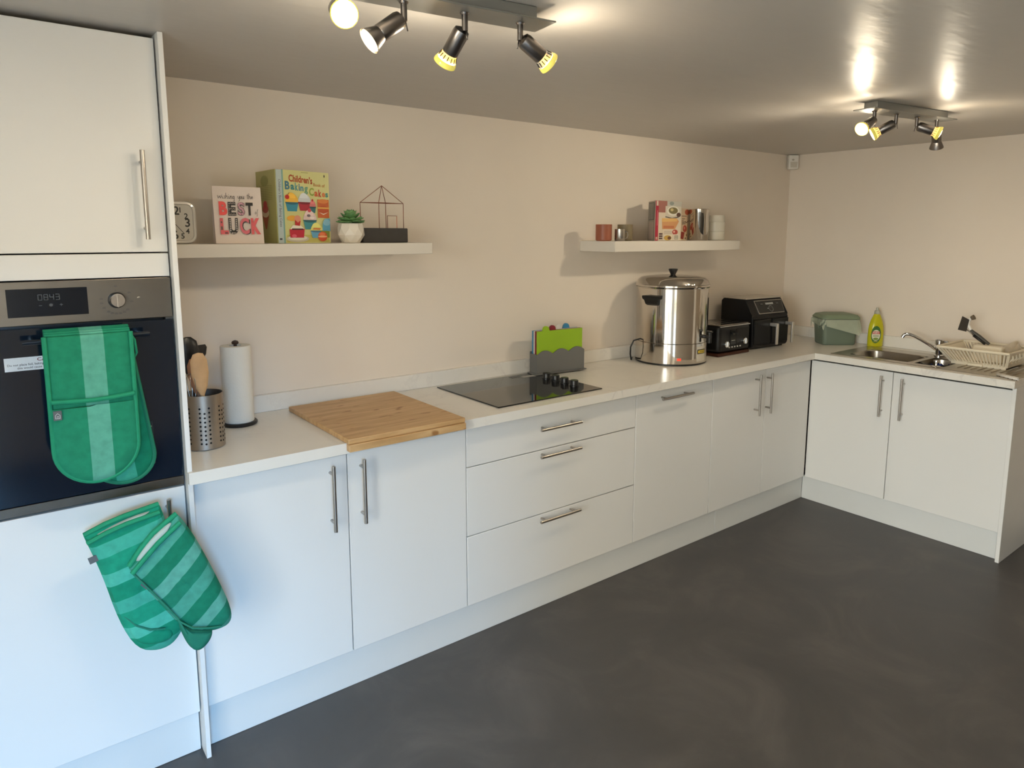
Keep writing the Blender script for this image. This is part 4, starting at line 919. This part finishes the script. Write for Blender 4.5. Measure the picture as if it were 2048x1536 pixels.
sp = thing('potted_succulent', 'green succulent in a white faceted pot on the long shelf', 'plant', (.703, -.170, S1))
m = MB(); n = 9
def fac(r, z, o=0): return [(r*cos(2*pi*(i+o)/n), r*sin(2*pi*(i+o)/n), z) for i in range(n)]
ra, rb, rc_ = [m.bm.verts.new(v) for v in fac(.034, .0006)], [m.bm.verts.new(v) for v in fac(.0515, .030, .5)], [m.bm.verts.new(v) for v in fac(.0500, .056)]
rd_, re_, rf_ = [m.bm.verts.new(v) for v in fac(.0455, .074, .0)], [m.bm.verts.new(v) for v in fac(.0415, .074, .0)], [m.bm.verts.new(v) for v in fac(.040, .058, .0)]
fsx = [m.bm.faces.new(list(reversed(ra))), m.bm.faces.new(rf_)]
for i in range(n):
    j = (i+1) % n
    fsx += [m.bm.faces.new((ra[i], ra[j], rb[i])), m.bm.faces.new((ra[j], rb[j], rb[i])), m.bm.faces.new((rb[i], rc_[j], rc_[i])) if False else m.bm.faces.new((rb[i], rb[j], rc_[j])), m.bm.faces.new((rb[i], rc_[j], rc_[i])), m.bm.faces.new((rc_[i], rc_[j], rd_[j], rd_[i])), m.bm.faces.new((rd_[i], rd_[j], re_[j], re_[i])), m.bm.faces.new((re_[i], re_[j], rf_[j], rf_[i]))]
m._f(fsx); m.build('pot', mat('pot_white', (226, 218, 204), .5), sp, True)
M_suc = mat('succulent_green', (96, 138, 84), .5, var=.12, scale=60); M_suc2 = mat('succulent_pale', (112, 156, 96), .5, var=.1, scale=60)
MB().lathe([(.006, .058), (.010, .09), (.006, .108)], seg=10).build('stem', M_suc, sp, True)
for lay, (cnt, z0, el, L, wd) in enumerate(((9, .076, 8, .050, .012), (9, .080, 22, .047, .013), (8, .086, 42, .042, .013), (6, .092, 62, .036, .012), (4, .096, 78, .032, .010))):
    for i in range(cnt):
        az = 2*pi*(i+.5*(lay % 2))/cnt + random.uniform(-.12, .12); e = radians(el+random.uniform(-4, 4))
        d_ = Vector((cos(az)*cos(e), sin(az)*cos(e), sin(e))); f_n = Vector((-cos(az)*sin(e), -sin(az)*sin(e), cos(e))); b_ = Vector((0, 0, z0))+Vector((cos(az), sin(az), 0))*.006
        m = MB(); paddle(m, b_, b_+d_*L, [(0, .004, 1), (.4, wd*.9, 1.3), (.7, wd, 1.2), (.9, wd*.6, .8), (1, .001, .3)], f_n, .003)
        m.build('leaf', M_suc if lay % 2 == 0 else M_suc2, sp, True)

ho = thing('wire_house', 'copper wire house ornament on a dark block', 'ornament', (.8475, -.150, S1))
m = MB().box(-.0975, .0975, -.030, .030, .0006, .0575, .003, 1); m.build('block', mat('slate_block', (62, 58, 54), .75, var=.08, scale=40), ho, True)
M_cw = mat('copper_wire', (150, 92, 70), .35, .9)
za, ze, zp = .0575, .1560, .2235
cn = [Vector((-.092, .004, 0)), Vector((-.028, -.028, 0)), Vector((.092, -.004, 0)), Vector((.030, .028, 0))]; Z = lambda v, z: (v.x, v.y, z)
for i in range(4):
    MB().tube([Z(cn[i], za), Z(cn[i], ze)], .0013, 6).build('post_wire', M_cw, ho, True)
    MB().tube([Z(cn[i], ze), Z(cn[(i+1) % 4], ze)], .0013, 6).build('eaves_wire', M_cw, ho, True)
    MB().tube([Z(cn[i], ze), (0, 0, zp)], .0013, 6).build('roof_wire', M_cw, ho, True)
MB().tube([(.012, -.02, za), (.012, -.02, .1060), (.056, -.015, .1060), (.056, -.015, za)], .0015, 6).build('door_wire', M_cw, ho, True)

# ------------------------------------------------------------------ short shelf things
def mug(name, label, x, y, r, h, m_, hd, z=S2, taper=1.0, hs=.6):
    t = thing(name, label, 'mug', (x, y, z), 0, 'mugs on the short shelf')
    MB().lathe([(r*.88*taper, .0006), (r*taper, .006), (r, h), (r-.003, h), (r*taper-.004, .008), (.001, .008)], seg=40, cap1=True).build('cup', m_, t, True)
    d_ = Vector((cos(hd), sin(hd), 0)); o_ = d_*(r-.001)
    pts = [o_+Vector((0, 0, h*.80)), o_+d_*r*hs*.8+Vector((0, 0, h*.76)), o_+d_*r*hs+Vector((0, 0, h*.5)), o_+d_*r*hs*.7+Vector((0, 0, h*.25)), o_+Vector((0, 0, h*.20))]
    MB().tube(pts, .0035, 8).build('handle', m_, t, True)
    return t
mug('mug', 'terracotta brown mug at the open end of the short shelf', 2.0715, -.158, .041, .0835, mat('terracotta', (150, 84, 58), .45), radians(10))
mug('mug', 'small polished steel mug between two pottery mugs', 2.139, -.205, .0265, .0600, M_steel, radians(-30))
mug('mug', 'olive brown mug behind the small steel mug', 2.260, -.125, .040, .0850, mat('olive_glaze', (124, 110, 82), .5), radians(60))
b2_ = thing('cookbook', 'tall cookbook with a red spine and food photographs', 'book', (2.440, -.185, S2))
hb2 = .212; fa = radians(4); fdir = Vector((cos(fa), sin(fa), 0)); fn = Vector((sin(fa), -cos(fa), 0)); fo_ = Vector((.010, 0, .0006)); fw = .205
MB().prism([(0, 0), (fw, 0), (fw, hb2), (0, hb2)], fo_, fdir, (0, 0, 1), fn, -.003).build('front_cover', mat('cover_cream', (214, 200, 178), .35), b2_, True)
ba = radians(54); bdir = Vector((cos(ba), sin(ba), 0)); bn = Vector((-sin(ba), cos(ba), 0)); bo_ = Vector((-.012, .001, .0006))
MB().prism([(0, 0), (.165, 0), (.165, hb2), (0, hb2)], bo_, bdir, (0, 0, 1), -bn, -.003).build('back_cover', mat('cover_grey', (150, 140, 126), .4), b2_, True)
MB().box(-.012, .010, -.0015, .002, .0006, hb2, .0008, 1).build('spine', mat('spine_red', (172, 36, 60), .4), b2_, True)
MB().prism([(0, 0), (.190, 0), (.190, hb2-.012), (0, hb2-.012)], fo_-fn*.0045+Vector((0, 0, .006)), fdir, (0, 0, 1), -fn, .007).build('pages', M_page, b2_, True)
p = Print((-.012, -.0015, .0006), (1, 0, 0), (0, 0, 1), (0, -1, 0)); p.rect(.002, .006, .016, .020, (200, 170, 150)); p.rect(.003, .185, .018, .210, (206, 190, 170)); p.rect(.009, .08, .013, .16, (214, 120, 130)); p.build('spine_print', b2_, local=True)
p = Print(fo_, fdir, (0, 0, 1), fn)
p.rect(.0, .150, .075, hb2, (160, 104, 92)); p.rect(.075, .185, fw, hb2, (186, 182, 170)); p.ell(.115, .200, .02, .01, (140, 146, 138)); p.rect(.06, .115, fw, .185, (206, 196, 178)); p.ell(.130, .160, .055, .026, (226, 220, 204)); p.ell(.130, .162, .042, .018, (122, 110, 72)); p.ell(.118, .166, .014, .008, (196, 180, 130)); p.ell(.180, .140, .020, .012, (90, 60, 44)); p.line([(.06, .128), (.12, .120), (.18, .128)], .006, (96, 88, 80))
p.poly([(.035, .062), (.150, .062), (.185, .105), (.160, .122), (.030, .118)], (206, 150, 100)); p.poly([(.030, .100), (.165, .104), (.170, .120), (.030, .120)], (222, 178, 110)); p.rect(.045, .066, .14, .080, (190, 116, 78))
p.rect(.045, .030, .128, .060, (224, 210, 190)); [p.rect(.050, .036+k*.007, .122, .038+k*.007, (130, 116, 104)) for k in range(3)]
p.ell(.150, .046, .026, .014, (176, 70, 60)); p.ell(.142, .048, .008, .006, (226, 180, 160)); p.rect(.045, .001, .128, .032, (226, 214, 194)); p.ell(.085, .015, .034, .014, (196, 160, 80)); p.ell(.100, .014, .016, .009, (110, 70, 46)); p.rect(.135, .001, .190, .034, (222, 212, 196)); p.rect(.145, .006, .180, .028, (150, 146, 126)); [p.rect(.148, .009+k*.006, .177, .011+k*.006, (226, 220, 206)) for k in range(3)]
[p.ell(.012+.010*(k % 3), .012+.012*(k//3), .005, .005, (66, 34, 40), n=8) for k in range(9)]
p.build('cover_print', b2_, local=True)
p = Print(bo_+bdir*.163, -bdir, (0, 0, 1), bn, .0034); p.rect(.01, .11, .15, .205, (96, 92, 86)); [p.rect(.02+k*.024, .115, .031+k*.024, .2, (170, 164, 152)) for k in range(5)]; p.rect(.02, .01, .14, .10, (176, 160, 150)); p.build('back_print', b2_, local=True)
b3 = thing('recipe_book', 'shorter cream recipe book behind the tall cookbook', 'book', (2.730, -.100, S2), radians(14))
MB().box(-.115, .105, -.006, .012, .0006, .178, .001, 1).build('pages', M_page, b3, True)
MB().box(-.117, .107, -.0085, -.0062, .0006, .181, .0006, 1).build('front_cover', mat('cover_sand', (220, 196, 164), .4), b3, True)
MB().box(-.117, .107, .0122, .0145, .0006, .181, .0006, 1).build('back_cover', mat('cover_sand', (220, 196, 164), .4), b3, True)
p = Print((-.117, -.0085, .0006), (1, 0, 0), (0, 0, 1), (0, -1, 0)); rdm = (168, 74, 56)
p.ell(.19, .160, .030, .016, (190, 96, 66)); p.text('like', .125, .088, .040, (90, 74, 64), 'LEFT', .01, .9, 4); p.rect(.12, .135, .185, .139, (130, 110, 96)); p.rect(.125, .120, .165, .124, (130, 110, 96)); p.ell(.166, .066, .026, .020, rdm); p.ell(.160, .070, .010, .008, (206, 130, 110)); p.poly([(.115, .010), (.15, .006), (.165, .045), (.12, .05)], (150, 54, 44)); p.line([(.165, .108), (.185, .100), (.21, .112)], .005, (120, 80, 56)); p.ell(.190, .030, .006, .006, (70, 50, 40)); p.ell(.176, .012, .006, .005, (70, 50, 40)); p.line([(.20, .095), (.19, .05), (.20, .01)], .004, (214, 170, 90))
p.build('cover_print', b3, local=True)
can = thing('steel_canister', 'tall polished steel canister on the short shelf', 'canister', (2.852, -.140, S2))
MB().lathe([(.052, .0006), (.054, .004), (.0545, .150), (.0555, .152), (.0560, .176), (.054, .178), (.0525, .176), (.052, .010), (.001, .010)], seg=56, cap1=True).build('body', M_urn, can, True)
MB().tube([(.054, -.01, .165), (.071, -.013, .160), (.066, -.012, .125), (.054, -.01, .115)], .003, 8).build('handle', M_nick, can, True)
M_glass = mat('frosted_glass', (228, 222, 206), .2, var=0, trans=.25, ior=1.2)
jar = thing('glass_jug', 'pale translucent ribbed jug at the wall end of the short shelf', 'jug', (3.025, -.125, S2))
MB().lathe([(.050, .0006), (.053, .004), (.054, .050), (.056, .053), (.054, .056), (.053, .105), (.055, .108), (.052, .112), (.049, .145), (.046, .146), (.049, .11), (.050, .006), (.001, .006)], seg=48).build('body', M_glass, jar, True)
MB().tube([(.050, -.005, .13), (.064, -.006, .125), (.066, -.006, .09), (.054, -.005, .07)], .004, 8).build('handle', M_glass, jar, True)

# ------------------------------------------------------------------ sensor in the corner
sn = thing('motion_sensor', 'small white motion sensor high in the room corner', 'sensor', (3.952, -.040, 2.044), radians(-40))
MB().box(-.034, .034, -.022, .022, .0, .095, .008, 2).build('housing', M_white, sn, True)
MB().prism([(-.02, 0), (.02, 0), (.024, .036), (-.024, .036)], (0, -.0222, .012), (1, 0, 0), (0, 0, 1), (0, -1, 0), .003).build('lens', mat('sensor_lens', (200, 192, 178), .3), sn, True)
p = Print((0, -.0222, .0), (1, 0, 0), (0, 0, 1), (0, -1, 0)); p.ell(-.006, .062, .008, .006, (168, 160, 148)); p.rect(-.008, .028, .008, .034, (90, 84, 76)); p.build('marks', sn, local=True)

# ------------------------------------------------------------------ spot bars on the ceiling
def lamp(kind, name, loc, d, power, parent, rad):
    l = bpy.data.lights.new(name, kind); l.energy = power; l.color = WARM
    o = bpy.data.objects.new(name, l); C.objects.link(o); o.parent = parent
    o.location = loc - parent.location if False else loc
    if kind == 'SPOT':
        l.spot_size = radians(130); l.spot_blend = 1.0; l.shadow_soft_size = rad
        o.rotation_euler = Vector(d).to_track_quat('-Z', 'Y').to_euler()
    else: l.shadow_soft_size = rad
    return o
def spot_bar(label, loc, rz, heads, spill=SPILL_W):
    t = thing('spotlight_bar', label, 'ceiling light', loc, rz, 'ceiling spotlight bars')
    rot = Matrix.Rotation(-rz, 3, 'Z')
    MB().box(-.250, .250, -.030, .030, -.030, -.0005, .002, 1).build('canopy', M_plate, t, True)
    MB().box(-.292, .292, -.048, .048, -.0345, -.0305, .001, 1).build('plate', M_plate, t, True)
    for i, (d, kind, power) in enumerate(heads):
        x = (-.2205, -.0735, .0735, .2205)[i]; d = (rot @ Vector(d)).normalized()
        hd = MB().lathe([(.011, 0), (.009, -.004)], (x, 0, -.0348), 16).tube([(x, 0, -.036), (x, 0, -.074)], .0072, 12).build('arm', M_lamp, t, True)
        j = Vector((x, 0, -.076)); ax = d
        side = Vector((0, 0, 1)).cross(ax); side = side.normalized() if side.length > .1 else Vector((1, 0, 0))
        upn = ax.cross(side)
        c0 = j + ax*.002 + upn*0
        off = Vector((ax.x, ax.y, 0)); off = off.normalized()*.016 if off.length > .15 else Vector((0, -.014, 0))
        b0 = j + off*.9
        m = MB(); m.lathe([(.010, -.012), (.0175, -.008), (.0195, 0), (.0195, .050), (.0185, .052)], b0, 28, ax)
        sh = m.build('shade', M_lamp, t, True)
        MB().tube([j, b0], .005, 8).tube([j-ax*.004, j - off*.5 + Vector((0, 0, -.018))], .0016, 6).build('pivot', M_lamp, t, True)
        e = b0 + ax*.052
        if kind == 'metal':
            MB().lathe([(.0185, 0), (.0200, .004), (.0275, .026), (.0280, .030)], e, 28, ax, cap1=False).build('reflector', M_lamp, t, True)
        else:
            MB().lathe([(.0180, 0), (.0195, .005), (.0235, .016)], e, 28, ax, cap1=False).build('reflector', M_refl, t, True)
            m = MB(); q_ = ax.to_track_quat('Z', 'Y')
            for k in range(14):
                w_ = q_ @ Vector((cos(2*pi*k/14), sin(2*pi*k/14), 0)); m.tube([e+ax*.003+w_*.0195, e+ax*.013+w_*.0228], .0012, 6)
            m.build('vents', M_black, t, True)['kind'] = 'stuff'
            MB().lathe([(.0240, .0165), (.0268, .021), (.0278, .025), (.0278, .028), (.0262, .030)], e, 28, ax, cap0=False, cap1=False).build('rim', M_yel, t, True)
        MB().lathe([(.0255, .0270), (.0250, .0285), (.016, .0315), (.004, .033)], e, 28, ax).build('bulb', M_bulb, t, True)
        f = e + ax*.052
        lamp('SPOT', 'halogen_beam', f, d, power, t, .025)
        lamp('POINT', 'halogen_spill', e + ax*.040, d, spill, t, .02)
    return t
def ic(r, u, f): return R_*r + U_*u + F_*f
P_ = SPOT_W
spot_bar('near grey ceiling bar of four spotlights above the hob', (.408, -1.304, H), radians(-7), [((-.233, -.897, -.377), 'glass', P_*.3*.5), ((-.80, .13, -.62), 'metal', P_*3.2), ((-.13, .66, -.71), 'glass', P_*.3), ((.85, -.13, -.53), 'glass', P_*.3)], SPILL_W*.76)
spot_bar('far grey ceiling bar of four spotlights near the sink', (2.700, -1.316, H), radians(-8), [((-.883, .062, -.464), 'glass', P_*.75), ((-.45, .75, -.45), 'glass', P_*.75*5), ((.45, -.80, -.38), 'glass', P_*.75), ((.45, .12, -.85), 'metal', P_*.75*1.5)], SPILL_W*.45)
